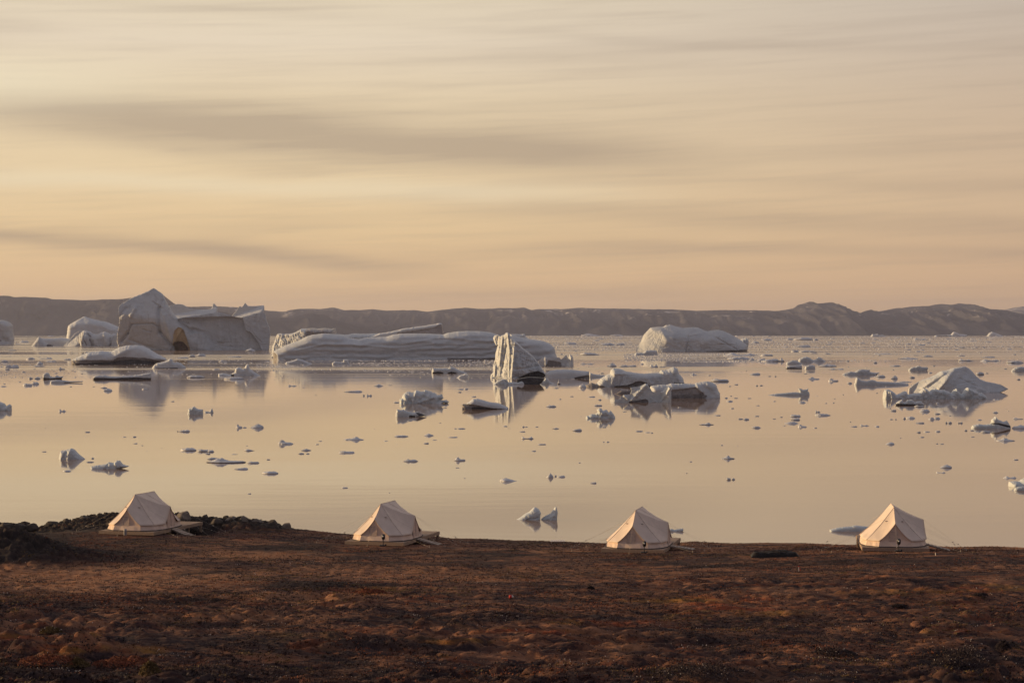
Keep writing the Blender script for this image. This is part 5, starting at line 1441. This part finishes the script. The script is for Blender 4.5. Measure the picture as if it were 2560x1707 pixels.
def canopy(seed=3):
    """flysheet: two ridge poles, four A-frame openings (ends and sides), swept skirts"""
    R = [Vector((0, -RIDGE, RZ)), Vector((0, RIDGE, RZ))]
    tris = []
    for sy in (-1, 1):
        r = R[0] if sy < 0 else R[1]
        for sx in (-1, 1):
            G = Vector((0, sy * 3.02, GZ))
            Gb = Vector((sx * 1.12, sy * 3.0, EZ))
            Cc = Vector((sx * 1.95, sy * 2.25, EZ - .03))
            Sb = Vector((sx * 2.30, sy * 1.15, EZ))
            Sa = Vector((sx * 2.18, 0, GZ))
            tris += [(r, G, Gb), (r, Gb, Cc), (r, Cc, Sb)]
            if sx > 0: tris.append((r, Sb, Sa))
    tris.append((R[0], Vector((2.18, 0, GZ)), R[1]))
    # plain slope on the side without a door
    A_, B_ = Vector((-2.22, -1.15, EZ)), Vector((-2.22, 1.15, EZ))
    tris.append((R[0], A_, Vector((-2.22, 0, EZ)))); tris.append((R[1], Vector((-2.22, 0, EZ)), B_)); tris.append((R[0], Vector((-2.22, 0, EZ)), R[1]))
    bm = bmesh.new()
    N = 14
    cache = {}

    def vert(p):
        k = (round(p.x, 4), round(p.y, 4), round(p.z, 4))
        if k not in cache: cache[k] = bm.verts.new(p)
        return cache[k]
    for tri in tris:
        a, b, c = tri
        apex2 = (c == R[1])
        g = {}
        for i in range(N + 1):
            for j in range(N + 1 - i):
                wb, wc = i / N, j / N
                wa = 1 - wb - wc
                p = a * wa + b * wb + c * wc
                t = wa + wc if apex2 else wa           # 1 at the ridge, 0 at the eave
                # cloth hangs in a curve between ridge and eave, and a little between its seams
                sag = 0.30 * t * (1 - t)
                lat = 4 * (wb * wc if not apex2 else wa * wc)
                eave = (1 - t) * lat
                inw = Vector((p.x, p.y * .6, 0))
                L = inw.length
                inw = inw / L if L > 1e-3 else Vector((0, 0, 0))
                p = p - Vector((0, 0, sag * 1.0)) - inw * 0.10 * t * (1 - t) * 2
                if any(abs(q.z - GZ) < 1e-4 for q in (b, c)) and not apex2: p.z -= 0.12 * 4 * wb * wc * (1 - wa)
                if not apex2: p.z -= 0.055 * lat * (1 - abs(2 * t - 1))
                wr = float(fbm(np.array([p.x * 2.2]), np.array([p.y * 2.2 + p.z]), oct=3, seed=seed)[0])
                edge_safe = 0 if (t < 0.01 or t > 0.99) else 1
                p.z += wr * 0.036 * edge_safe
                g[i, j] = vert(p)
        for i in range(N):
            for j in range(N - i):
                f1 = (g[i, j], g[i + 1, j], g[i, j + 1])
                if len(set(f1)) == 3 and not bm.faces.get(f1): bm.faces.new(f1)
                if j < N - i - 1:
                    f2 = (g[i + 1, j], g[i + 1, j + 1], g[i, j + 1])
                    if len(set(f2)) == 3 and not bm.faces.get(f2): bm.faces.new(f2)
    bmesh.ops.remove_doubles(bm, verts=bm.verts, dist=0.002)
    bmesh.ops.recalc_face_normals(bm, faces=bm.faces)
    me = bpy.data.meshes.new('canopy')
    bm.to_mesh(me); bm.free()
    me.materials.append(M['canvas'])
    for p in me.polygons: p.use_smooth = True
    me.set_sharp_from_angle(angle=math.radians(14))
    return me


def tent(name, label, px_mid, py_ridge, d, heading, gslope, deck_far, lone):
    c = world_at(px_mid, py_ridge, d)
    zfl = c.z - RZ
    th = math.radians(heading)
    root = empty('bell_tent', (c.x, c.y, zfl - 0.30), -th)
    tag(root, label, 'tent', 'canvas bell tents in a row along the shore')
    up = Vector((0, 0, 0.30))
    def L(x, y, z): return Vector((x, y, z + 0.30))
    def wz(x, y):                    # ground height under a tent-local point, in root space
        X_ = c.x + x * math.cos(th) + y * math.sin(th)
        Y_ = c.y - x * math.sin(th) + y * math.cos(th)
        return gz(X_, Y_) - (zfl - 0.30)

    cv = obj('canopy', canopy(int(px_mid)), root, (0, 0, 0.30))
    so = cv.modifiers.new('thick', 'SOLIDIFY'); so.thickness = 0.025; so.offset = -1
    # seams and ridge band
    sm = MB()
    def arc(a, b, k=8, s=0.30, inn=0.10):
        out = []
        for i in range(k + 1):
            t = 1 - i / k
            p = a.lerp(b, i / k)
            q = Vector((p.x, p.y * .6, 0)); q = q / q.length if q.length > 1e-3 else q
            out.append(p - Vector((0, 0, s * t * (1 - t))) - q * inn * 2 * t * (1 - t) + Vector((0, 0, .318)))
        return out
    for sy in (-1, 1):
        r = Vector((0, sy * RIDGE, RZ))
        for sx in (-1, 1):
            sm.tube(arc(r, Vector((sx * 1.95, sy * 2.25, EZ - .03))), 0.016, 5)
        sm.tube(arc(r, Vector((0, sy * 3.02, GZ))), 0.016, 5)
    sm.tube([L(0, -RIDGE, RZ + .01), L(0, 0, RZ - .0), L(0, RIDGE, RZ + .01)], 0.022, 6)
    for sx in (1,):
        sm.tube([L(sx * .05, 0, RZ - .02)] + [L(sx * 2.18 * t, 0, RZ + (GZ - RZ) * t - .30 * t * (1 - t) + .02) for t in (.25, .5, .75, 1)], 0.014, 5)
    sm.build('seam', M['seam'], root)
    for sx in (-1, 1):
        for sy in (-1, 1):
            v = MB()
            v.box(L(sx * .52, sy * 2.02, RZ - .93), (.20, .10, .06))
            v.build('vent', M['seam'], root)
    # walls under the eaves
    ring = []
    for sy in (-1, 1):
        ring.append([( -1.08, sy * 2.92), (1.08, sy * 2.92)])
    wl = MB()
    ev = [(-1.06, -2.90), (-1.86, -2.18), (-2.13, -1.12), (-2.13, 1.12), (-1.86, 2.18), (-1.06, 2.90), (1.06, 2.90), (1.86, 2.18), (2.13, 1.12), (2.13, -1.12), (1.86, -2.18), (1.06, -2.90)]
    n = len(ev)
    for i in range(n):
        a, b = ev[i], ev[(i + 1) % n]
        K = 4
        for k in range(K):
            p, q = [tuple(a[m] + (b[m] - a[m]) * t for m in (0, 1)) for t in (k / K, (k + 1) / K)]
            f = 1.075
            w0 = 1.0 + 0.012 * math.sin((i * 4 + k) * 2.1); w1 = 1.0 + 0.012 * math.sin((i * 4 + k + 1) * 2.1)
            if i == n - 1 and False: continue
            wl.poly([L(p[0] * f * w0, p[1] * 1.05 * w0, 0.0), L(q[0] * f * w1, q[1] * 1.05 * w1, 0.0), L(q[0], q[1], EZ + .03), L(p[0], p[1], EZ + .03)])
    wl.build('wall', M['canvas_wall'], root)
    # A-frame panels: windows at the ends, doors at the sides
    for sy in (-1, 1):
        g = MB()
        g.poly([L(-1.06, sy * 2.90, EZ), L(1.06, sy * 2.90, EZ), L(0, sy * 2.94, GZ - .06)])
        gp = g.build('gable', M['canvas_wall'], root)
        wv = MB()
        y = sy * 2.93
        wv.box(L(-.12, y + .0, .76), (.52, .02, .62))
        wo = wv.build('window', M['mesh_win'], gp)
        fr = MB()
        for (a, b) in (((-.40, 1.08), (.16, 1.08)), ((-.40, .44), (.16, .44)), ((-.40, .44), (-.40, 1.08)), ((.16, .44), (.16, 1.08))):
            fr.bar(L(a[0], y + sy * .012, a[1]), L(b[0], y + sy * .012, b[1]), .025)
        fr.build('window_frame', M['seam'], wo)
    for sx in (1,):
        g = MB()
        g.poly([L(sx * 2.13, -1.10, EZ), L(sx * 2.13, 1.10, EZ), L(sx * 2.12, 0, GZ - .06)])
        gp = g.build('gable', M['canvas_wall'], root)
        for k in (-1, 1):
            dr = MB()
            dr.poly([L(sx * 2.26, k * .03, 0.02), L(sx * 2.26, k * .66, 0.02), L(sx * 2.19, k * .66, .86), L(sx * 2.16, k * .03, 1.40)])
            dr.build('door_flap', M['door'], root)
        zz = MB(); zz.tube([L(sx * 2.27, 0, .02), L(sx * 2.215, 0, .8), L(sx * 2.165, 0, 1.45)], .018, 5)
        zz.build('door_zip', M['seam'], root)
    sk = MB()
    evs = [(a * 1.082, b * 1.056) for a, b in ev]
    for i in range(n):
        a, b = evs[i], evs[(i + 1) % n]
        sk.bar(L(a[0], a[1], .035), L(b[0], b[1], .035), .03, .055)
    sk.build('ground_skirt', M['skirt'], root)
    # timber deck on posts, with a terrace on the sea side
    x0, x1, y0, y1 = -2.24, 2.28, -3.14, deck_far
    dk = MB()
    nb = int((y1 - y0) / .145)
    for i in range(nb):
        yy = y0 + (i + .5) * (y1 - y0) / nb
        dk.box(L((x0 + x1) / 2, yy, -.022), (x1 - x0, (y1 - y0) / nb - .012, .036))
    dko = dk.build('deck', M['wood'], root)
    fs = MB()
    fh = .24
    fs.box(L((x0 + x1) / 2, y0 - .02, -fh / 2 - .01), (x1 - x0 + .08, .036, fh))
    fs.box(L((x0 + x1) / 2, y1 + .02, -fh / 2 - .01), (x1 - x0 + .08, .036, fh))
    for sx in (x0 - .02, x1 + .02):
        fs.box(L(sx, (y0 + y1) / 2, -fh / 2 - .012), (.036, y1 - y0, fh))
    fs.build('fascia', M['wood'], root)
    for sx in (x0 + .12, x1 - .12):
        for yy in np.arange(y0 + .15, y1 - .05, (y1 - y0 - .3) / 4):
            gnd = wz(sx, float(yy))
            if -.25 + .30 - gnd > .03:
                MB().box(Vector((sx, float(yy), (.05 + gnd) / 2 - .06)), (.1, .1, .05 - gnd + .16)).build('post', M['wood'], root)
    # corner posts of the terrace, and the ramp by the side door
    for sx in (x0 + .05, x1 - .05):
        gnd = wz(sx, y1 - .05)
        MB().box(Vector((sx, y1 - .06, (.28 + gnd) / 2 - .05)), (.10, .10, .28 - gnd + .1)).build('post', M['wood'], root)
    ry = 0.3
    xe = x1 + 1.75
    zg = wz(xe, ry) + .03
    rp = MB()
    a, b = Vector((x1 + .03, ry, .27)), Vector((xe, ry, zg))
    for k in (-.42, .42):
        rp.bar(a + Vector((0, k, -.04)), b + Vector((0, k, -.04)), .05, .10)
    for i in range(7):
        t = (i + .5) / 7
        p = a.lerp(b, t)
        dv = (b - a).normalized()
        rp.box(p, ((b - a).length / 7 - .03, .98, .03), dv.to_track_quat('X', 'Z').to_matrix())
    rpo = rp.build('ramp', M['wood_grey'], root)
    ct = MB()
    for i in range(6):
        p = a.lerp(b, (i + 1) / 7) + Vector((0, 0, .03))
        ct.box(p, (.035, .9, .03))
    ct.build('cleat', M['wood'], rpo)
    # guy ropes with wooden sliders
    for (p, q) in (((1.95, -2.25, EZ), (4.4, -3.4)), ((-1.95, -2.25, EZ), (-4.4, -3.4)), ((1.95, 2.25, EZ), (4.6, 3.6)), ((-1.95, 2.25, EZ), (-4.6, 3.6)),
                   ((2.18, 0, GZ), (5.2, .6)), ((-2.22, 0, EZ), (-5.2, .6)), ((0.5, 1.9, 1.95), (5.4, 3.0)), ((-0.5, 1.9, 1.95), (-5.4, 3.0)),
                   ((0.5, -1.9, 1.95), (5.0, -1.6)), ((-0.5, -1.9, 1.95), (-5.0, -1.6)), ((0, -3.02, GZ), (0, -4.6))):
        e = Vector((q[0], q[1], wz(q[0], q[1]) + .04))
        s0 = L(*p)
        g = MB().tube([s0, s0.lerp(e, .5) - Vector((0, 0, .02)), e], .0042, 4)
        g.tube([s0.lerp(e, .80), s0.lerp(e, .82)], .03, 5)
        g.tube([e - Vector((0, 0, .1)), e + Vector((0, 0, .12))], .014, 5)
        g.build('guy_rope', M['rope'], root)
    return root


T1 = tent('bell_tent', 'leftmost bell tent, with dark boulders behind it and a steel drum at its deck', 362.0, 1232, 154.0, 16.0, 0, 5.5, 0)
T2 = tent('bell_tent', 'second bell tent from the left, apex leaning left above a side door', 969.5, 1255, 150.0, 15.5, 0, 5.6, 0)
T3 = tent('bell_tent', 'third bell tent from the left, with the bone-shaped floe beside it', 1597.5, 1270.6, 146.2, 12.5, 0, 5.6, 0)
T4 = tent('bell_tent', 'rightmost bell tent, seen end-on with its gable facing the viewer', 2231.0, 1263, 141.1, 7.0, 0, 5.6, 0)


def lantern(px, py, htpx, d, label):
    c = world_at(px, py, d)
    s = htpx / FP * d
    root = empty('lantern_post', (c.x, c.y, c.z))
    tag(root, label, 'lamp post', 'black lantern posts beside the tents')
    b = MB(); b.box((-.05 * s, 0, .035 * s), (.48 * s, .30 * s, .11 * s)); b.build('base', M['black'], root, bevel=.01)
    MB().box((.22 * s, 0, .07 * s), (.12 * s, .14 * s, .16 * s)).build('foot_block', M['black'], root, bevel=.01)
    MB().tube([(0, 0, .05 * s), (0, 0, .56 * s)], .036 * s, 8).build('pole', M['black'], root)
    hd = MB()
    hd.tube([(0.02 * s, 0, .52 * s), (0.02 * s, 0, .60 * s), (.02 * s, 0, .605 * s), (.02 * s, 0, .90 * s), (.02 * s, 0, .97 * s), (.02 * s, 0, 1.0 * s)],
            [.10 * s, .11 * s, .145 * s, .155 * s, .11 * s, .02 * s], 12)
    h = hd.build('head', M['black'], root, True)
    MB().tube([(-.0 * s, -.13 * s, .80 * s), (-.0 * s, -.165 * s, .80 * s)], .06 * s, 12).build('lens', M['white'], h, True)
    return root


lantern(957.8, 1364, 30, 146.0 - 3.6, 'black lantern post with a white lens before the second tent')
lantern(1610.5, 1381.5, 30, 143.0 - 3.9, 'black lantern post with a white lens before the third tent')
lantern(2246.5, 1377.5, 32, 138.0 - 3.6, 'black lantern post with a white lens before the rightmost tent')

# steel drum by the first tent
c = world_at(313, 1337.5, 149.9)
dr = empty('steel_drum', c)
tag(dr, 'grey galvanised drum standing at the deck of the leftmost tent', 'drum')
db = MB().tube([(0, 0, 0), (0, 0, .02), (0, 0, .14), (0, 0, .16), (0, 0, .30), (0, 0, .32), (0, 0, .46)], [.11, .12, .118, .124, .118, .124, .118], 14).build('body', M['steel'], dr, True)
MB().tube([(0, 0, .455), (0, 0, .475)], .105, 14).build('lid', M['steel'], dr, True)

# tarpaulin over a stack
tp = ground_hit(1940, 1392)
def tarp():
    nx_, ny_ = 60, 30
    W_, D_ = 3.3, 1.6
    u, v = np.meshgrid(np.linspace(-1, 1, nx_), np.linspace(-1, 1, ny_))
    bx = np.clip((1 - np.abs(u)) * 5.5, 0, 1) ** .6 * np.clip((1 - np.abs(v)) * 3.2, 0, 1) ** .6
    h = .33 * bx * (0.86 + .16 * np.sin(u * 4 + .6) + .10 * fbm(u * 5, v * 2, oct=3, seed=3))
    h += (.11 * (1 - 2 * np.abs(fbm(u * 7 + v * 3, v * 1.5 + u * 2, oct=2, seed=8))) + .03 * fbm(u * 16 + v * 6, v * 5, oct=3, seed=9)) * bx
    co = np.stack([u.ravel() * W_ / 2, v.ravel() * D_ / 2, h.ravel() - .03], 1)
    i = np.arange(ny_ - 1)[:, None] * nx_ + np.arange(nx_ - 1)[None, :]
    fc = np.stack([i, i + 1, i + nx_ + 1, i + nx_], -1).reshape(-1, 4)
    o = obj('tarpaulin', mesh_np('tarpaulin', co, fc, [M['tarp']]), None, tp + Vector((0, .5, 0)))
    tag(o, 'black tarpaulin sheet over a low stack, left of the rightmost tent', 'tarpaulin')
    o.rotation_euler = (0, 0, math.radians(-4))
tarp()

# survey stake, red can, peg
def stake(px, py, htpx, label, mats, name='marker_stake'):
    g = ground_hit(px, py)
    h = htpx / FP * g.y
    root = empty(name, g)
    tag(root, label, 'stake')
    MB().box((0, 0, h * .36), (.045, .03, h * .78)).build('stick', mats[0], root)
    if len(mats) > 1:
        MB().box((.0, 0, h * .84), (.05, .035, h * .2)).build('red_top', mats[1], root)
        MB().box((.07, 0, h * .32), (.08, .02, h * .26)).build('ribbon', mats[1], root)
    return root
stake(1997, 1428, 15, 'pale marker stake with a red tip in the heath right of centre', [M['stake'], M['red']])
g = ground_hit(2339, 1388)
tag(obj('peg', MB().tube([(0, 0, -.05), (0, 0, .16), (0.0, 0, .2)], [.03, .03, .01], 6).build('peg', M['stake']).data, None, g), 'short white peg in the heath below the rightmost tent', 'peg')
for o_ in [o_ for o_ in bpy.data.objects if o_.name.startswith('peg') and 'label' not in o_]:
    bpy.data.objects.remove(o_)
g = ground_hit(1276, 1496)
cr = empty('red_can', g)
tag(cr, 'small red can with a pale lid lying in the heath at centre', 'can')
MB().tube([(-.07, 0, .09), (.07, .02, .09)], .085, 12).build('body', M['red'], cr, True)
MB().tube([(.075, .02, .09), (.15, .03, .06)], [.08, .05], 12).build('lid', M['stake'], cr, True)

# low plank landing on the crest between the second and third tents
g = ground_hit(1396, 1358.5)
bw = empty('plank_landing', g + Vector((0, .2, 0)))
tag(bw, 'low weathered plank landing on the crest between second and third tents', 'landing')
pb = MB()
for i in range(7): pb.box((-.55 + i * .16, 0, .20), (.145, 1.0, .03))
pb.build('planks', M['stake'], bw)
for q in ((-.55, -.4), (.42, -.4), (.42, .4), (-.55, .4)): MB().box((q[0], q[1], .08), (.07, .07, .2)).build('leg', M['wood_grey'], bw)


# ------------------------------------------------------------------ boulders
def boulder(px, py_base, wpx, hpx, dist, pale, label, group=None, seed=1):
    c = world_at(px, py_base, dist)
    w_, h_ = wpx / FP * dist, hpx / FP * dist
    bm = bmesh.new()
    bmesh.ops.create_icosphere(bm, subdivisions=4, radius=1)
    co = np.array([v.co[:] for v in bm.verts])
    r = np.random.default_rng(seed)
    for k in range(9):
        n = r.normal(size=3); n[2] = abs(n[2]) * .8; n /= np.linalg.norm(n)
        dd = co @ n
        lim = r.uniform(.62, .9)
        co = co - np.outer(np.maximum(dd - lim, 0) * .92, n)
    nn = fbm(co[:, 0] * 2 + seed, co[:, 1] * 2, co[:, 2] * 2, oct=4, seed=seed)
    co *= (1 + .09 * nn)[:, None]
    co[:, 0] *= w_ / 2 / np.abs(co[:, 0]).max()
    co[:, 1] *= w_ * .38
    co[:, 2] = co[:, 2] / co[:, 2].max() * h_
    f = np.array([[v.index for v in fc.verts] for fc in bm.faces])
    bm.free()
    o = obj('boulder', mesh_np('boulder', co, f, [M['rock_pale'] if pale else M['rock']]), None, (c.x, c.y, c.z))
    tag(o, label, 'boulder', group or 'boulders on the rocky crest')
    return o


BD = [(459, 1292, 42, 15, 161, 1, 'pale flat-topped boulder just right of the leftmost tent'),
      (512, 1298, 24, 13, 162, 0, 'upright dark boulder, second right of the leftmost tent'),
      (492, 1299, 16, 9, 161, 0, 'small dark boulder between two bigger ones right of the tent'),
      (578, 1303, 50, 14, 162, 1, 'pale sloping boulder at the left of the largest pair'),
      (612, 1310, 44, 22, 161, 1, 'largest pale boulder on the crest right of the first tent'),
      (586, 1312, 28, 12, 160, 0, 'dark low boulder under the largest pale pair'),
      (645, 1309, 34, 13, 161, 1, 'pale rounded boulder right of the largest one'),
      (681, 1314, 36, 16, 160, 0, 'dark split boulder near the right end of the rocks'),
      (660, 1318, 28, 10, 159, 0, 'small dark boulder at the foot of the crest rocks'),
      (716, 1320, 26, 14, 160, 1, 'rounded boulder ending the rock line on the right'),
      (541, 1306, 34, 11, 160, 0, 'dark rubble boulder left of the largest pair'),
      (129, 1312, 46, 10, 163, 0, 'long low dark boulder on the left skyline'),
      (211, 1298, 34, 9, 163, 0, 'dark skyline boulder left of the first tent'),
      (253, 1294, 26, 11, 163, 0, 'dark humped boulder touching the first tent on the left'),
      (281, 1295, 28, 12, 164, 0, 'dark boulder behind the left roof of the first tent'),
      (168, 1304, 30, 9, 163, 0, 'small dark boulder midway along the left skyline ridge'),
      (47, 1317, 36, 10, 135, 0, 'dark boulder on top of the left knoll'),
      (80, 1318, 32, 11, 135, 0, 'dark boulder on the right shoulder of the left knoll'),
      (14, 1316, 40, 11, 135, 0, 'dark boulder at the left edge of the picture on the knoll'),
      (115, 1352, 10, 7, 140, 1, 'small pale stone in the dip left of the first tent')]
for i, b in enumerate(BD):
    boulder(*b[:6], b[6], seed=200 + i)

# ------------------------------------------------------------------ shrubs and moss cushions in the foreground
def shrub(px, py, wpx, hpx, m, label, seed, flowers=0, kind='shrub'):
    g = ground_hit(px, py)
    w_, h_ = wpx / FP * g.y, hpx / FP * g.y
    r = np.random.default_rng(seed)
    root = empty(kind, g)
    tag(root, label, 'shrub', 'low bushes in the foreground heath')
    n = int(900 + 500 * w_)
    th = r.random(n) * 6.283
    rr = r.random(n) ** .5
    x, y = np.cos(th) * rr * w_ / 2, np.sin(th) * rr * w_ * .32
    dome = np.sqrt(np.maximum(1 - rr ** 2.2, 0)) * (0.75 + .5 * fbm(x * 3 + seed, y * 3, oct=3, seed=seed))
    z = h_ * dome * (0.35 + .65 * r.random(n) ** .4)
    a = r.random((n, 3)) - .5
    a /= np.linalg.norm(a, axis=1)[:, None]
    b = np.cross(a, r.random((n, 3)) - .5); b /= np.linalg.norm(b, axis=1)[:, None]
    s = (0.018 + .03 * r.random(n))[:, None]
    c = np.stack([x, y, z], 1)
    co = np.stack([c - a * s, c + b * s * .5, c + a * s * 1.3, c - b * s * .5], 1).reshape(-1, 3)
    fc = np.arange(4 * n).reshape(-1, 4)
    obj('foliage', mesh_np('foliage', co, fc, [m], False), root)
    st = MB()
    for i in range(9):
        q = r.random() * 6.283
        e = (math.cos(q) * w_ * .35 * r.random(), math.sin(q) * w_ * .22 * r.random(), h_ * .7)
        st.tube([(e[0] * .2, e[1] * .2, -.05), (e[0] * .6, e[1] * .6, h_ * .35), e], [.012, .009, .005], 4)
    st.build('stem', M['h_dark'], root)
    if flowers:
        k = r.integers(0, n, flowers)
        P = c[k] + np.array([0, -.02, .03])
        offs = np.array([[1, 0, 0], [-.5, .87, 0], [-.5, -.87, 0], [0, 0, 1.2], [0, 0, -1]]) * .022
        co = (P[:, None, :] + offs[None]).reshape(-1, 3)
        t = np.array([[0, 1, 3], [1, 2, 3], [2, 0, 3], [1, 0, 4], [2, 1, 4], [0, 2, 4]])
        o = obj('seed_head', mesh_np('seed_head', co, (np.arange(flowers)[:, None, None] * 5 + t[None]).reshape(-1, 3), [M['h_pale']]), root)
        o['kind'] = 'stuff'


for a in ((2400, 1668, 150, 58, 'h_dark', 'large dark bush with pale seed heads in the lower right corner', 1, 46),
          (2508, 1626, 44, 26, 'h_dark', 'small dark bush right of the large one, lower right', 2, 0),
          (2085, 1640, 120, 26, 'h_dark', 'low dark bush left of the large one with few seed heads', 3, 12),
          (1760, 1690, 260, 34, 'h_dark', 'wide black bush cut near the bottom edge right of centre', 4, 24),
          (195, 1668, 62, 26, 'h_olive', 'olive tufted bush in the hollow at lower left', 5, 0),
          (378, 1694, 60, 40, 'h_olive', 'rounded olive moss cushion near the bottom edge, left', 6, 0),
          (310, 1662, 160, 26, 'h_red', 'rust and gold heath hump above the olive moss cushion', 7, 0),
          (120, 1662, 150, 30, 'h_red', 'rust red heath hump in the lower left corner', 8, 0),
          (127, 1582, 56, 16, 'h_olive', 'small dark olive bush with white specks on the left', 9, 14),
          (2250, 1516, 44, 9, 'h_dark', 'small black bush in the heath below the rightmost tent', 10, 0),
          (2450, 1488, 40, 10, 'h_dark', 'small black bush far right, below the crest', 11, 0),
          (1476, 1472, 20, 9, 'h_dark', 'tiny round black bush below the third tent', 12, 0),
          (925, 1484, 90, 16, 'h_red', 'rust coloured rounded heath hump left of centre', 13, 0)):
    shrub(*a[:4], M[a[4]], a[5], 500 + a[6], a[7])

rr_ = np.random.default_rng(321)
for i in range(62):
    px = rr_.uniform(-10, 735)
    if 262 < px < 440: continue
    back = rr_.random() < .62 and px > 100
    dd = 159.5 + 3 * rr_.random() if back else rr_.uniform(129, 136)
    if not back and px > 105: continue
    xx = (px - 1280) / FP * dd
    zz = gz(xx, dd)
    w_ = rr_.uniform(8, 26)
    o = boulder(px, HY + (CZ - zz) / dd * FP + 2, w_, w_ * rr_.uniform(.3, .5), dd, 0,
            'small dark rock in the rubble of the crest beside the leftmost tent' if back else 'small dark rock in the rubble of the left knoll', 'small rocks in the rubble', seed=400 + i)
    o.data.materials[0] = M['rubble']

# ------------------------------------------------------------------ haze
hz = MB().box((0, 14000, 225), (36000, 30000, 450))
hz.v = [Vector((v.x, v.y, -24.0 if v.z < 100 else 460.0)) for v in hz.v]
hm = bpy.data.materials.new('haze')
hm.use_nodes = True
ht = NT(hm.node_tree)
ho = ht.n('ShaderNodeOutputMaterial')
pv = ht.n('ShaderNodeVolumePrincipled')
pv.inputs['Color'].default_value = (0.68, 0.72, 0.98, 1)
pv.inputs['Density'].default_value = 0.000026
pv.inputs['Anisotropy'].default_value = 0.3
ht.put(ho.inputs['Volume'], pv.outputs[0])
hm.cycles.homogeneous_volume = True
tag(hz.build('haze', hm), kind='stuff')
